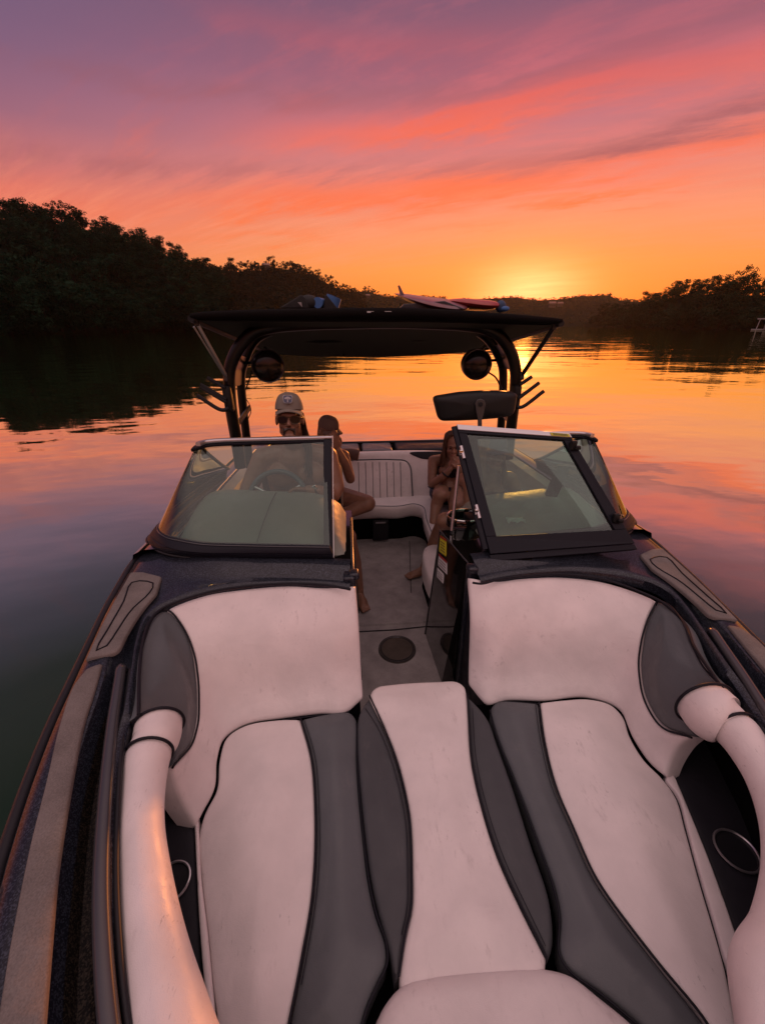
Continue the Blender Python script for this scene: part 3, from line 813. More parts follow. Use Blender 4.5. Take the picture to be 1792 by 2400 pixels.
# bow tip deck in front of the well
by = [(-.62, -.1), (-.5, -.1)]
bowo = [Vector((hx(y)+.012, y, .85)) for y in (-.1, -.3, -.5, -.6, -.62)]
bowo += [Vector((2*X0-p.x, p.y, p.z)) for p in reversed(bowo)]
bowi = resample([Vector((ext(L_in, -.1, 1.1), -.1, .86)), Vector((ext(L_in, -.1, 1.1)*.55, -.26, .86)), Vector((2*X0-ext(L_in, -.1, 1.1)*.55, -.26, .86)), Vector((2*X0-ext(L_in, -.1, 1.1), -.1, .86))], len(bowo))
v, f = loft_geo([[q-Vector((0, 0, .3)) for q in bowi], bowi, [a.lerp(b, .5)+Vector((0, 0, .02)) for a, b in zip(bowi, bowo)], bowo])
mk('bow_deck', v, f, M['navy'], boat)
# dark flake band along the hollow
v, f = loft_geo([[p+Vector((0, 0, .0035)) for p in (r[4].lerp(r[5], .0), r[4].lerp(r[5], .5), r[5], r[5].lerp(r[6], .55))] for r in dr[:int(8*6.1)]])
fl = mk('deck_hollow', v, f, M['blackflake'], boat); mirror(fl, 'deck_hollow', boat, X0)
# ---- foam foot pads on the gunwale
dpl = Plane((0, 0, .886), (1, 0, 0), (0, 1, 0))
pd = patch('foot_pad', dpl, [(-8, 2230), (0, 2177), (30, 2000), (66, 1825), (100, 1690), (129, 1567), (160, 1480), (188, 1444), (221, 1432), (205, 1490), (180, 1567), (150, 1720), (125, 1880), (110, 2040), (94, 2230)], M['pad'], boat, .004, .012, lift=.002, sharp=(0, 7, 8, 14))
mirror(pd, 'foot_pad', boat, X0)
pd = patch('foot_pad', dpl, [(186, 1424), (215, 1360), (250, 1293), (283, 1236), (310, 1236), (349, 1246), (338, 1282), (312, 1312), (280, 1360), (258, 1404), (244, 1412)], M['pad'], boat, .004, .012, lift=.002, sharp=(0, 1, 2, 3, 4, 5, 6, 9, 10))
g_ = seam('groove', dpl, [(209, 1407), (233, 1362), (268, 1300), (287, 1258), (331, 1261), (322, 1284), (285, 1318), (250, 1370), (228, 1400)],   .0032, M['pipe'], pd, .0035, True, 6, 3)
p2_ = mirror(pd, 'foot_pad', boat, X0); mirror(g_, 'groove', p2_, X0)
# ---- grab rails inside the gunwale
rail_px = [(262, 1437), (256, 1480), (243, 1567), (228, 1720), (219, 1890), (222, 2040), (236, 2212), (262, 2400)]
rp_ = catmull([PZ(*p, .868) for p in rail_px], 8)
rp_[0].z -= .03
gr = tube('grab_rail', rp_, [.017]*len(rp_), M['rail'], boat, 12, flat=.75, up=(0, 0, 1)); mirror(gr, 'grab_rail', boat, X0)
rl = tube('trim_bead', [p+Vector((.028, 0, -.012)) for p in rp_], .007, M['trim'], gr, 8)

# ---- bow well liner (under the cushions)
def well(y): return ext(L_in, y, 1.1)
V = []; F = []
ys = [-.1, .1, .3, .5, .7, .9, 1.05]
rowA = [Vector((well(y) if y < 1.15 else -.98, y, .83)) for y in ys]; rowB = [Vector((p.x*1.07, p.y, .38)) for p in rowA]
for sg in (1, -1):
    fx = lambda p: p if sg > 0 else Vector((2*X0-p.x, p.y, p.z))
    v, f = loft_geo([[fx(p) for p in rowA], [fx(p) for p in rowB]]); mk('bow_well', v, f, M['liner'], boat, False)
mk('seat_base', [(-1.08, -.15, .40), (1.12, -.15, .40), (1.12, 1.25, .40), (-1.08, 1.25, .40), (-1.08, 1.25, .1), (1.12, 1.25, .1)], [[0, 1, 2, 3], [3, 2, 5, 4]], M['liner'], boat, False)
# side walls of the walkway below the backrests
for xa, xb in ((-.80, -.255), (.30, .84)):
    MB().prism([(xa, 1.25, .1), (xa, 1.64, .1), (xa, 1.64, .83), (xa, 1.59, .83), (xa, 1.27, .47)], (xb-xa, 0, 0)).build('seat_locker', M['shelf'], boat, False)
mk('walkway_floor', [(-1.0, 1.2, .098), (1.04, 1.2, .098), (1.04, 1.7, .098), (-1.0, 1.7, .098)], [[0, 1, 2, 3]], M['carpet'], boat, False)
# ---- backrests: curved surfaces from the deck edge down to the seats
def tup(pts, z): return [PZ(u, v, z) for u, v in pts]
def backrest(side):
    if side < 0:
        T = tup([(770, 1262), (700, 1266), (620, 1263), (520, 1270), (440, 1284), (352, 1318), (314, 1385), (303, 1450), (300, 1545)], .872)
        B = tup([(788, 1512), (740, 1540), (690, 1542), (600, 1553), (530, 1566), (490, 1592), (474, 1645), (468, 1705), (428, 1795)], .505)
    else:
        T = tup([(1008, 1245), (1070, 1252), (1130, 1246), (1210, 1243), (1300, 1253), (1390, 1284), (1432, 1306), (1492, 1398), (1560, 1500)], .872)
        B = tup([(1006, 1478), (1050, 1520), (1100, 1512), (1180, 1513), (1270, 1507), (1330, 1528), (1362, 1592), (1400, 1650), (1462, 1725)], .505)
    mid1 = []; mid2 = []
    for a, b in zip(T, B):
        h = Vector((b.x-a.x, b.y-a.y, 0)); L = h.length or 1
        m = a.lerp(b, .42); m2 = a.lerp(b, .8)
        mid1.append(m+Vector((0, 0, .050))+h/L*.014); mid2.append(m2+Vector((0, 0, -.004)))
    return Surf([T, mid1, mid2, B])
SB = backrest(-1); SP = backrest(1)
wl_px = [(768, 1264), (700, 1268), (620, 1264), (520, 1272), (440, 1285), (362, 1315), (385, 1342), (408, 1385), (422, 1440), (428, 1500), (426, 1560), (412, 1610), (376, 1657), (395, 1720), (428, 1788), (445, 1752), (468, 1705), (473, 1645), (489, 1594), (530, 1567), (600, 1554), (700, 1543), (760, 1534), (787, 1510), (780, 1400)]
bw = patch('backrest_panel', SB, wl_px, M['white'], boat, .02, .05, crown=.016, sharp=(0, 5, 12, 14, 17, 22, 23), cw=.12)
gl_px = [(356, 1318), (382, 1336), (408, 1382), (423, 1440), (429, 1500), (427, 1562), (412, 1612), (374, 1657), (384, 1622), (380, 1585), (350, 1552), (300, 1545), (303, 1500), (303, 1450), (311, 1390), (328, 1344)]
bg_ = patch('backrest_wing', SB, gl_px, M['grey'], boat, .014, .05, crown=.034, sharp=(7, 11), cw=.1)
bg_['label'] = 'grey vinyl wing of the bow backrest'
seam('piping', SB, [(352, 1318), (366, 1320), (388, 1344), (410, 1385), (425, 1440), (430, 1500), (428, 1562), (412, 1612), (372, 1659)], .0036, M['pipe'], bg_, .001)
seam('piping', SB, [(352, 1316), (328, 1341), (310, 1390), (302, 1450), (301, 1500), (299, 1546)], .0034, M['pipe'], bg_, .001)
wr_px = [(1010, 1246), (1070, 1254), (1130, 1248), (1210, 1245), (1300, 1255), (1380, 1280), (1416, 1296), (1398, 1340), (1385, 1390), (1380, 1440), (1386, 1490), (1404, 1535), (1432, 1570), (1482, 1590), (1462, 1610), (1446, 1640), (1436, 1682), (1398, 1648), (1361, 1592), (1330, 1530), (1270, 1509), (1180, 1515), (1100, 1514), (1060, 1524), (1008, 1480)]
bwr = patch('backrest_panel', SP, wr_px, M['white'], boat, .02, .05, crown=.016, sharp=(0, 6, 13, 16, 24), cw=.12)
gr_px = [(1420, 1298), (1399, 1340), (1386, 1390), (1381, 1440), (1387, 1490), (1405, 1535), (1433, 1570), (1494, 1592), (1484, 1550), (1486, 1510), (1504, 1484), (1545, 1474), (1515, 1440), (1494, 1400), (1474, 1350), (1450, 1316)]
bgr = patch('backrest_wing', SP, gr_px, M['grey'], boat, .014, .05, crown=.034, sharp=(0, 7, 11), cw=.1)
bgr['label'] = 'grey vinyl wing of the bow backrest'
seam('piping', SP, [(1420, 1296), (1398, 1340), (1384, 1390), (1379, 1440), (1385, 1490), (1403, 1537), (1432, 1573), (1494, 1594)], .0036, M['pipe'], bgr, .001)
seam('piping', SP, [(1420, 1296), (1452, 1314), (1477, 1350), (1497, 1400), (1518, 1440), (1550, 1476)], .0034, M['pipe'], bgr, .001)
# lip of the deck over the top of the backrests
for S_, px in ((SB, [(300, 1545), (302, 1450), (309, 1388), (326, 1340), (352, 1315), (440, 1283), (520, 1269), (620, 1262), (700, 1265), (757, 1274)]), (SP, [(1020, 1260), (1040, 1262), (1080, 1252), (1130, 1246), (1210, 1242), (1300, 1252), (1390, 1283), (1432, 1304), (1478, 1348), (1500, 1400), (1560, 1490)])):
    tube('deck_lip', catmull([PZ(u, v-1, .882) for u, v in px], 8), .0055, M['pipe'], boat, 8)

# ---- seats
seat = Plane((0, .8, .505), (1, 0, 0), (0, 1, 0))
s1 = patch('seat_panel', seat, [(648, 1553), (672, 1640), (680, 1740), (680, 1850), (672, 1950), (655, 2050), (640, 2130), (622, 2220), (610, 2300), (470, 2300), (470, 2212), (460, 2130), (450, 2020), (436, 1900), (431, 1800), (442, 1757), (468, 1705), (474, 1640), (490, 1592), (530, 1566), (600, 1554)], M['white'], boat, .011, .06, crown=.030, lift=.0, sharp=(0, 8, 9))
s2 = patch('seat_side_panel', seat, [(651, 1552), (700, 1541), (752, 1536), (768, 1550), (770, 1640), (775, 1720), (785, 1820), (795, 1900), (810, 1970), (833, 2040), (834, 2080), (815, 2120), (790, 2180), (760, 2300), (612, 2300), (625, 2220), (642, 2130), (657, 2050), (674, 1950), (682, 1850), (682, 1740), (674, 1640)], M['grey'], boat, .017, .06, crown=.026, sharp=(0, 13, 14), cw=.06)
s2['label'] = 'grey side panel of the bow seat'
seam('piping', seat, [(649, 1552), (673, 1640), (681, 1740), (681, 1850), (673, 1950), (656, 2050), (641, 2130), (623, 2220), (610, 2300)], .0034, M['pipe'], s2, .002)
seam('piping', seat, [(468, 1705), (474, 1640), (489, 1592), (530, 1565), (600, 1553), (700, 1540), (754, 1534)], .0028, M['pipe'], s1, -.012)
seam('piping', seat, [(770, 1560), (772, 1640), (777, 1720), (787, 1820), (797, 1900), (812, 1970), (835, 2040), (836, 2080), (817, 2122), (790, 2184), (762, 2300)], .0030, M['pipe'], s2, -.006)
r1 = patch('seat_panel', seat, [(1166, 1517), (1220, 1511), (1270, 1509), (1318, 1521), (1345, 1547), (1361, 1592), (1392, 1642), (1430, 1680), (1460, 1722), (1480, 1790), (1510, 1900), (1540, 2000), (1568, 2100), (1590, 2212), (1600, 2300), (1570, 2300), (1528, 2212), (1430, 2090), (1360, 2000), (1290, 1900), (1240, 1790), (1202, 1700), (1177, 1600)], M['white'], boat, .011, .06, crown=.030, sharp=(0, 14, 15))
r2_ = patch('seat_side_panel', seat, [(1163, 1518), (1110, 1513), (1076, 1513), (1060, 1530), (1076, 1590), (1120, 1700), (1165, 1820), (1200, 1920), (1211, 1980), (1210, 2055), (1230, 2090), (1300, 2142), (1385, 2212), (1460, 2300), (1566, 2300), (1524, 2212), (1426, 2090), (1357, 2000), (1287, 1900), (1237, 1790), (1199, 1700), (1174, 1600)], M['grey'], boat, .017, .06, crown=.026, sharp=(0, 13, 14), cw=.06)
r2_['label'] = 'grey side panel of the bow seat'
seam('piping', seat, [(1164, 1517), (1175, 1600), (1200, 1700), (1238, 1790), (1288, 1900), (1358, 2000), (1428, 2090), (1526, 2212), (1568, 2300)], .0034, M['pipe'], r2_, .002)
seam('piping', seat, [(1076, 1512), (1110, 1512), (1166, 1516), (1220, 1510), (1270, 1508), (1318, 1520), (1346, 1546), (1362, 1592), (1393, 1642), (1431, 1680), (1462, 1722), (1482, 1790), (1512, 1900), (1542, 2000), (1570, 2100), (1592, 2212)], .0028, M['pipe'], r1, -.012)
seam('piping', seat, [(1058, 1532), (1074, 1592), (1118, 1702), (1163, 1822), (1198, 1922), (1209, 1982), (1208, 2057), (1228, 2093), (1298, 2145), (1383, 2216)], .0030, M['pipe'], r2_, -.006)
# centre cushion between them
cpl = Plane((0, .8, .515), (1, 0, 0), (0, 1, 0))
c1 = patch('filler_panel', cpl, [(799, 1502), (812, 1483), (850, 1476), (900, 1472), (950, 1470), (985, 1470), (1002, 1480), (1008, 1500), (1011, 1540), (1018, 1640), (1040, 1740), (1075, 1850), (1130, 1970), (1168, 2045), (1180, 2070), (1176, 2130), (866, 2150), (862, 2110), (876, 2020), (889, 1960), (890, 1880), (888, 1800), (883, 1750), (860, 1650), (830, 1570)], M['white'], boat, .016, .06, crown=.022, sharp=(14, 15, 16))
c2 = patch('filler_side_panel', cpl, [(797, 1506), (828, 1572), (858, 1652), (881, 1750), (886, 1800), (888, 1880), (887, 1960), (874, 2020), (860, 2110), (852, 2118), (846, 2080), (838, 2040), (818, 1970), (802, 1900), (792, 1830), (780, 1720), (772, 1600), (776, 1540)], M['charcoal'], boat, .013, .06, crown=.012, lift=-.004, sharp=(0, 9))
c3 = patch('filler_side_panel', cpl, [(1010, 1502), (1013, 1540), (1020, 1640), (1042, 1740), (1077, 1850), (1132, 1970), (1170, 2045), (1184, 2074), (1194, 2040), (1194, 1990), (1183, 1925), (1150, 1830), (1108, 1700), (1072, 1600), (1056, 1556), (1036, 1528)], M['charcoal'], boat, .013, .06, crown=.012, lift=-.004, sharp=(0, 7))
c2['label'] = c3['label'] = 'charcoal side panel of the centre cushion'
seam('piping', cpl, [(798, 1503), (829, 1571), (859, 1651), (882, 1750), (887, 1800), (889, 1880), (888, 1960), (875, 2020), (861, 2110)], .0030, M['pipe'], c2, .001)
seam('piping', cpl, [(1009, 1500), (1012, 1540), (1019, 1640), (1041, 1740), (1076, 1850), (1131, 1970), (1169, 2045), (1182, 2072)], .0030, M['pipe'], c3, .001)
fpl = Plane((0, .4, .535), (1, 0, 0), (0, 1, 0))
patch('bow_cushion', fpl, [(770, 2300), (805, 2212), (830, 2160), (868, 2117), (935, 2097), (1000, 2089), (1060, 2084), (1130, 2080), (1185, 2082), (1238, 2098), (1300, 2145), (1380, 2212), (1450, 2300), (1300, 2420), (950, 2420)], M['white'], boat, .04, .07, crown=.022)

for S_, ln, par in ((seat, [(657, 1556), (681, 1640), (689, 1740), (690, 1850), (682, 1950), (666, 2050), (651, 2130)], s2), (seat, [(1155, 1520), (1166, 1600), (1190, 1700), (1228, 1790), (1277, 1900), (1346, 2000), (1416, 2090), (1512, 2212)], r2_), (cpl, [(789, 1530), (820, 1580), (849, 1655), (872, 1750), (878, 1800), (880, 1880), (879, 1960), (867, 2020)], c2), (cpl, [(1020, 1530), (1028, 1640), (1050, 1740), (1086, 1850), (1142, 1970), (1178, 2045)], c3)):
    seam('stitching', S_, ln, .0012, M['pipe'], par, .006 if S_ is seat else .001, seg=5)
# ---- bolsters along the gunwale
def bolster(side):
    if side < 0:
        o1 = [(300, 1536), (290, 1575), (282, 1600), (268, 1700), (262, 1800), (264, 1920), (270, 2060), (280, 2200), (300, 2380)]
        i1 = [(386, 1590), (384, 1622), (362, 1652), (350, 1710), (344, 1790), (362, 1910), (394, 2050), (436, 2190), (500, 2380)]
    else:
        o1 = [(1550, 1474), (1588, 1508), (1620, 1545), (1680, 1640), (1735, 1760), (1772, 1900), (1790, 2050), (1790, 2160), (1770, 2320)]
        i1 = [(1484, 1560), (1506, 1592), (1543, 1600), (1600, 1670), (1640, 1760), (1652, 1880), (1622, 2010), (1576, 2110), (1600, 2300)]
    cen = []; rad = []; zc = .80
    for o, i in zip(o1, i1):
        a = PZ(*o, .85); b = PZ(*i, .77); cen.append((a+b)/2); rad.append((a-b).length/2)
    sx = -1 if side < 0 else 1; e = cen[-1]; r0 = rad[-1]
    for k, (dx, dy) in enumerate(((.16, -.13), (.36, -.24))): cen.append(Vector((e.x-sx*dx, e.y+dy, e.z))); rad.append(r0*(.96-.12*k))
    return cen, rad
def along(cen, rad, a, b, seg=9):
    n = len(cen); c = catmull(cen, seg); r = [rr.x for rr in catmull([Vector((q, i*.2, 0)) for i, q in enumerate(rad)], seg)]
    i0, i1 = int(a*seg), int(b*seg); return c[i0:i1+1], r[i0:i1+1]
for side in (-1, 1):
    cen, rad = bolster(side)
    c, r = along(cen, rad, 0, 2.0); b1 = tube('bolster_end', c, [x*(.93 if i else .8) for i, x in enumerate(r)], M['white'], boat, 26, flat=.95, up=(0, 0, 1))
    c, r = along(cen, rad, 2.0, len(cen)-1); rr = [x for x in r]; rr[0] *= .90; rr[1] *= .97
    b2 = tube('bolster', c, rr, M['white'], boat, 28, flat=.95, up=(0, 0, 1))
    for k, par in ((.12, b1), (2.0, b2)):
        c, r = along(cen, rad, k, k+.12*2); p = c[0]; t = (c[1]-c[0]).normalized()
        a = Vector((0, 0, 1)).cross(t).normalized(); b = t.cross(a)
        ringp = [p+a*math.cos(w)*r[0]*1.0+b*math.sin(w)*r[0]*.97 for w in [2*math.pi*i/40 for i in range(40)]]
        tube('piping', ringp, .0045, M['pipe'], par, 8, True)
# ---- side shelves with cup holders below the bolsters
shp = Plane((0, .8, .50), (1, 0, 0), (0, 1, 0))
q1 = patch('side_shelf', shp, [(340, 1690), (372, 1702), (408, 1718), (418, 1740), (424, 1860), (430, 1980), (440, 2120), (462, 2240), (400, 2240), (300, 2100), (280, 1900), (300, 1740)], M['shelf'], boat, .012, .05, lift=.0)
q2 = patch('seat_edge_strip', shp, [(415, 1724), (428, 1760), (431, 1800), (436, 1900), (450, 2020), (460, 2130), (470, 2240), (458, 2240), (441, 2110), (431, 1980), (425, 1860), (419, 1750)], M['white'], boat, .006, .05, lift=.012, sharp=(0, 6, 7))
q3 = patch('side_shelf', shp, [(1444, 1646), (1462, 1625), (1500, 1596), (1560, 1610), (1640, 1700), (1700, 1850), (1690, 2000), (1610, 2075), (1596, 2052), (1545, 1900), (1490, 1760)], M['shelf'], boat, .012, .05)
q4 = patch('seat_edge_strip', shp, [(1441, 1648), (1488, 1760), (1543, 1900), (1594, 2052), (1600, 2090), (1582, 2110), (1568, 2088), (1542, 2000), (1512, 1900), (1482, 1790), (1462, 1722), (1436, 1688)], M['white'], boat, .006, .05, lift=.012, sharp=(0, 5, 11))
def cup(u, v, r, par):
    p = PZ(u, v, .508); b = MB()
    b.tube([p+Vector((math.cos(w)*r, math.sin(w)*r, .002)) for w in [2*math.pi*i/32 for i in range(32)]], .0036, 6, True)
    o = b.build('cup_holder_rim', M['alu'], par)
    v_, f_ = loft_geo([[p+Vector((math.cos(w)*r*k, math.sin(w)*r*k, h)) for w in [2*math.pi*i/32 for i in range(32)]] for k, h in ((.96, .001), (.9, -.004), (.82, -.0045), (.05, -.005))], True)
    mk('cup_holder', v_, f_, M['trim'], par)
cup(372, 1905, .048, q1); cup(1590, 1838, .056, q3)
# ================================================================== windshield
G_px = [(712, 1182), (532, 1179), (440, 1176), (390, 1168), (358, 1160), (340, 1142)]
M_px = [(719, 1197), (530, 1195), (438, 1194), (380, 1187), (345, 1173), (327, 1153)]
D_px = [(721, 1210), (528, 1208), (432, 1205), (366, 1197), (332, 1183), (318, 1162)]
side_b = [(-1.315, 2.25), (-1.29, 2.5), (-1.215, 2.85), (-1.17, 2.99)]
Gp = [PZ(*p, .975) for p in G_px]+[Vector((x, y, .965)) for x, y in side_b]
Mp = [PZ(*p, .945) for p in M_px]+[Vector((x-.02, y, .935)) for x, y in side_b]
Dp = [PZ(*p, .90) for p in D_px]+[Vector((x-.03, y, .885)) for x, y in side_b]
Gc, Mc, Dc = (catmull(p, 6) for p in (Gp, Mp, Dp))
def thick_strip(name, rowsA, mat_, parent, d):
    """closed solid from a strip of two or more lines, thickened by the vectors d"""
    rows = rowsA+[[p+d for p in r] for r in reversed(rowsA)]
    n = len(rows[0]); v = [p for r in rows for p in r]; f = []
    m = len(rows)
    for i in range(m):
        j = (i+1) % m
        for k in range(n-1): f.append([i*n+k, i*n+k+1, j*n+k+1, j*n+k])
    f.append([i*n for i in range(m)]); f.append([i*n+n-1 for i in range(m)][::-1])
    return mk(name, v, f, mat_, parent)
aft = Vector((0, .022, .004))
ws = thick_strip('windshield', [Mc, [p.lerp(q, .5)+Vector((0, -.004, 0)) for p, q in zip(Mc, Gc)], Gc], M['frame'], boat, aft)
ws['label'] = 'framed windshield before the helm'
lo = thick_strip('sill', [Dc, [p.lerp(q, .5)+Vector((0, -.01, 0)) for p, q in zip(Dc, Mc)], [p.lerp(q, .93) for p, q in zip(Dc, Mc)]], M['frame'], ws, aft)
bead = tube('sill_bead', [p+Vector((0, -.004, -.002)) for p in Dc], .006, M['trim'], ws, 6)
tube('sill_bead', [p+Vector((0, -.003, 0)) for p in Gc], .003, M['rail'], ws, 6)
# glass: front then round the corner to the side, top edge falling in an arch
T_px = [(703, 957), (560, 959), (470, 962), (437, 965), (424, 968), (418, 974)]
arch = [(-1.105, 2.31, 1.325), (-1.135, 2.56, 1.19), (-1.155, 2.84, 1.035), (-1.168, 2.985, .968)]
Tp = [PZ(*p, 1.378) for p in T_px[:4]]+[PZ(*T_px[4], 1.374), PZ(*T_px[5], 1.366)]+[Vector(p) for p in arch]
Tc = catmull(Tp, 6)
v, f = loft_geo([Gc, [a.lerp(b, .33) for a, b in zip(Gc, Tc)], [a.lerp(b, .67) for a, b in zip(Gc, Tc)], Tc])
wg = mk('glass', [p+Vector((0, .011, 0)) for p in v], f, M['glass'], ws)
# top rail: bright cap over a black channel, black arch on the side
fr = Tc[:24]
cap = [PZ(*p, 1.40) for p in [(717, 945), (560, 949), (470, 952), (442, 955), (428, 960)]]
cc = catmull(cap, 6)
def bar(name, path, w, h, mat_, parent, up=(0, 0, 1)):
    v = []; n = len(path)
    for i, p in enumerate(path):
        t = (path[min(i+1, n-1)]-path[max(i-1, 0)]).normalized(); a = Vector(up).cross(t).normalized(); b = t.cross(a)
        for sx, sz in ((-1, -.6), (-.7, -1), (.7, -1), (1, -.6), (1, .6), (.7, 1), (-.7, 1), (-1, .6)): v.append(p+a*sx*w/2+b*sz*h/2)
    f = [[i*8+k, i*8+(k+1) % 8, (i+1)*8+(k+1) % 8, (i+1)*8+k] for i in range(n-1) for k in range(8)]
    f += [list(range(8))[::-1], [(n-1)*8+k for k in range(8)]]
    return mk(name, v, f, mat_, parent)
rail = bar('top_rail', cc, .03, .020, M['alu'], ws)
chan = bar('top_channel', [p-Vector((0, .004, .0195)) for p in cc]+[p+Vector((0, .004, .004)) for p in Tc[24:]], .022, .017, M['frame'], ws)
post = bar('centre_post', [PZ(709, 1207, .905), PZ(707.5, 952, 1.388)], .042, .026, M['frame'], ws, up=(0, -1, .3))
pedge = bar('post_edge', [PZ(721, 1208, .905)+Vector((0, .01, 0)), PZ(718.5, 945, 1.395)+Vector((0, .01, 0))], .0035, .03, M['alu'], ws, up=(0, -1, .3))
ws2 = mirror(ws, 'windshield', boat, X0, 'framed windshield before the passenger seat')
for o in list(ws.children): mirror(o, o.name.split('.')[0], ws2, X0)
# ---- walk-through door panel, swung open flat against the passenger side
dBL, dTL, dBR, dTR = PZ(1059, 1197, .93), PZ(986, 917, 1.47), PZ(1371, 1174, .955), PZ(1229, 936, 1.44)
def dq(a, b):    # bilinear point on the door
    return dBL.lerp(dBR, a).lerp(dTL.lerp(dTR, a), b)
dn = (dBR-dBL).cross(dTL-dBL).normalized()
if dn.y > 0: dn = -dn
def dbar(name, a0, a1, b0, b1, mat_, par, th=.026, lift=0):
    """member of the door frame"""
    q = [dq(a0, b0), dq(a1, b0), dq(a1, b1), dq(a0, b1)]; q = [p+dn*lift for p in q]
    o = MB().prism(q, -dn*th).build(name, mat_, par, False, .003); return o
dw, dh_ = .062, .10
door = dbar('windshield_door', 0, 1, 0, .125, M['frame'], boat); door['label'] = 'walk-through windshield door swung open'
dbar('stile', 0, .075, .1252, .93, M['frame'], door); dbar('stile', .915, 1, .1252, .93, M['frame'], door)
dbar('top_rail', 0, 1, .955, 1.0, M['alu'], door, .034, .004); dbar('top_channel', 0, 1, .9302, .9548, M['frame'], door)
dbar('foot_rail', -.005, 1.0, -.05, -.004, M['frame'], door, .05, -.006)
v = [dq(a, b)-dn*.012 for a, b in ((.07, .12), (.92, .12), (.92, .94), (.07, .94))]
mk('glass', v, [[0, 1, 2, 3]], M['glass'], door, False)
M['yellow'] = mat('yellow_label', (.55, .50, .03), .5); M['paper'] = mat('white_label', (.62, .60, .60), .6); M['red'] = mat('red_print', (.30, .02, .02), .5); M['ink'] = mat('black_print', (.03, .03, .03), .6)
lb = dbar('warning_label', .82, .985, .959, .988, M['yellow'], door, .002, .0065)
dbar('print', .84, .965, .966, .972, M['ink'], lb, .001, .0070); dbar('print', .84, .965, .976, .982, M['ink'], lb, .001, .0070)
for b_ in (.22, .875):
    c_ = dq(.958, b_)+dn*.012; m_ = MB().box(c_, .032, .022, .05, None, .006).box(c_+Vector((.018, -.012, -.01)), .03, .02, .02, None, .005)
    m_.build('latch', M['plastic'], door)
for b_ in (.26, .72):
    p0, p1 = dq(-.012, b_), dq(-.012, b_+.10); MB().tube([p0, p1], .010, 8).build('hinge', M['alu'], door)
    MB().box((p0+p1)/2+Vector((-.008, 0, 0)), .02, .02, .03, None, .004).build('hinge', M['chrome'], door)
# the edge profile of the door seen from the side
bar('hinge_rail', [dq(-.022, .02)+Vector((0, .02, 0)), dq(-.022, .97)+Vector((0, .02, 0))], .03, .02, M['frame'], door, up=(0, -1, .3))
tube('prop_rod', [PZ(975, 1146, .912), PY(991, 1006, 2.06)], .0095, M['alu'], boat, 10)

# ================================================================== consoles and dash
cst = MB()
def console(xi_top, xi_bot, xo, name):
    y0, y1 = 1.715, 2.32
    v = [Vector((xi_bot, y0, .1)), Vector((xi_bot, y1, .1)), Vector((xi_top, y1, .895)), Vector((xi_top, y0, .895)), Vector((xo, y0, .1)), Vector((xo, y1, .1)), Vector((xo, y1, .895)), Vector((xo, y0, .895))]
    return mk(name, v, [[0, 1, 2, 3], [4, 7, 6, 5], [0, 3, 7, 4], [1, 5, 6, 2], [3, 2, 6, 7], [0, 4, 5, 1]], M['gloss'], boat, False)
cs = console(-.262, -.235, -.47, 'console'); cs['label'] = 'helm console with gloss black sides'
# passenger console: its side leans out to the floor and stops at the seat
tA, tB = Vector((.297, 1.655, .898)), PZ(951, 1146, .898); bA, bB = Vector((.213, 1.655, .1)), Vector((.193, 2.06, .1))
xo = .62
v = [bA, bB, tB, tA, Vector((xo, 1.655, .1)), Vector((xo, 2.06, .1)), Vector((xo, tB.y, .898)), Vector((xo, 1.655, .898))]
cp = mk('console', v, [[4, 7, 6, 5], [0, 3, 7, 4], [1, 5, 6, 2], [3, 2, 6, 7], [0, 4, 5, 1]], M['gloss'], boat, False)
cp['label'] = 'passenger console with gloss black side and stickers'
tube('edge_trim', [tA+Vector((-.004, -.02, .002)), tB+Vector((-.004, .0, .002)), tB+Vector((-.002, .004, -.03)), bB+Vector((-.002, 0, 0))], .0038, M['rail'], cp, 8)
tube('edge_trim', [Vector((-.266, 1.62, .898)), Vector((-.266, 2.2, .898)), Vector((-.24, 2.3, .1))], .009, M['rail'], cs, 8)
# navy end caps of the deck beside the walkway
MB().box((-.285, 1.60, .70), .055, .075, .40, None, .012).build('end_cap', M['navy'], deck)
MB().box((.310, 1.625, .50), .05, .05, .80, None, .012).build('end_cap', M['navy'], deck2)
for sx, xx in ((-1, -.262), (1, .302)):
    MB().box((xx, 1.61, .889), .05, .06, .035, None, .012).build('end_cap', M['navy'], deck if sx < 0 else deck2)
# stickers on the passenger console's side
_g = [[(tA.lerp(tB, i/8)).lerp(bA.lerp(bB, i/8), j/8) for i in range(9)] for j in range(9)]
v, f = loft_geo(_g); mk('side_panel', v, f, M['gloss'], cp)
cS = Surf([[tA, tA.lerp(tB, .5), tB], [tA.lerp(bA, .5), (tA+tB+bA+bB)/4, tB.lerp(bB, .5)], [bA, bA.lerp(bB, .5), bB]])
def sticker(q, mat_, par, name, lift): return patch(name, cS, q, mat_, par, .0002, .0004, lift=.001+lift, sharp=(0, 1, 2, 3), n=3)
ys_ = sticker([(951, 1156), (965, 1166), (964, 1203), (948, 1191)], M['yellow'], cp, 'warning_sticker', .001); ys_['label'] = 'yellow warning sticker'
sticker([(951, 1156), (965, 1166), (965, 1171), (951, 1161)], M['red'], ys_, 'print', .002)
for k in range(4): sticker([(952, 1168+6*k), (961, 1175+6*k), (961, 1177+6*k), (952, 1170+6*k)], M['ink'], ys_, 'print', .002)
wst = sticker([(948, 1197), (966, 1214), (966, 1242), (946, 1222)], M['paper'], cp, 'warning_sticker', .001); wst['label'] = 'white warning sticker with a red band'
sticker([(948, 1196), (966, 1213), (966, 1218), (948, 1201)], M['red'], wst, 'print', .002)
for k in range(3): sticker([(949, 1207+6*k), (963, 1221+6*k), (963, 1222.5+6*k), (949, 1208.5+6*k)], M['ink'], wst, 'print', .002)
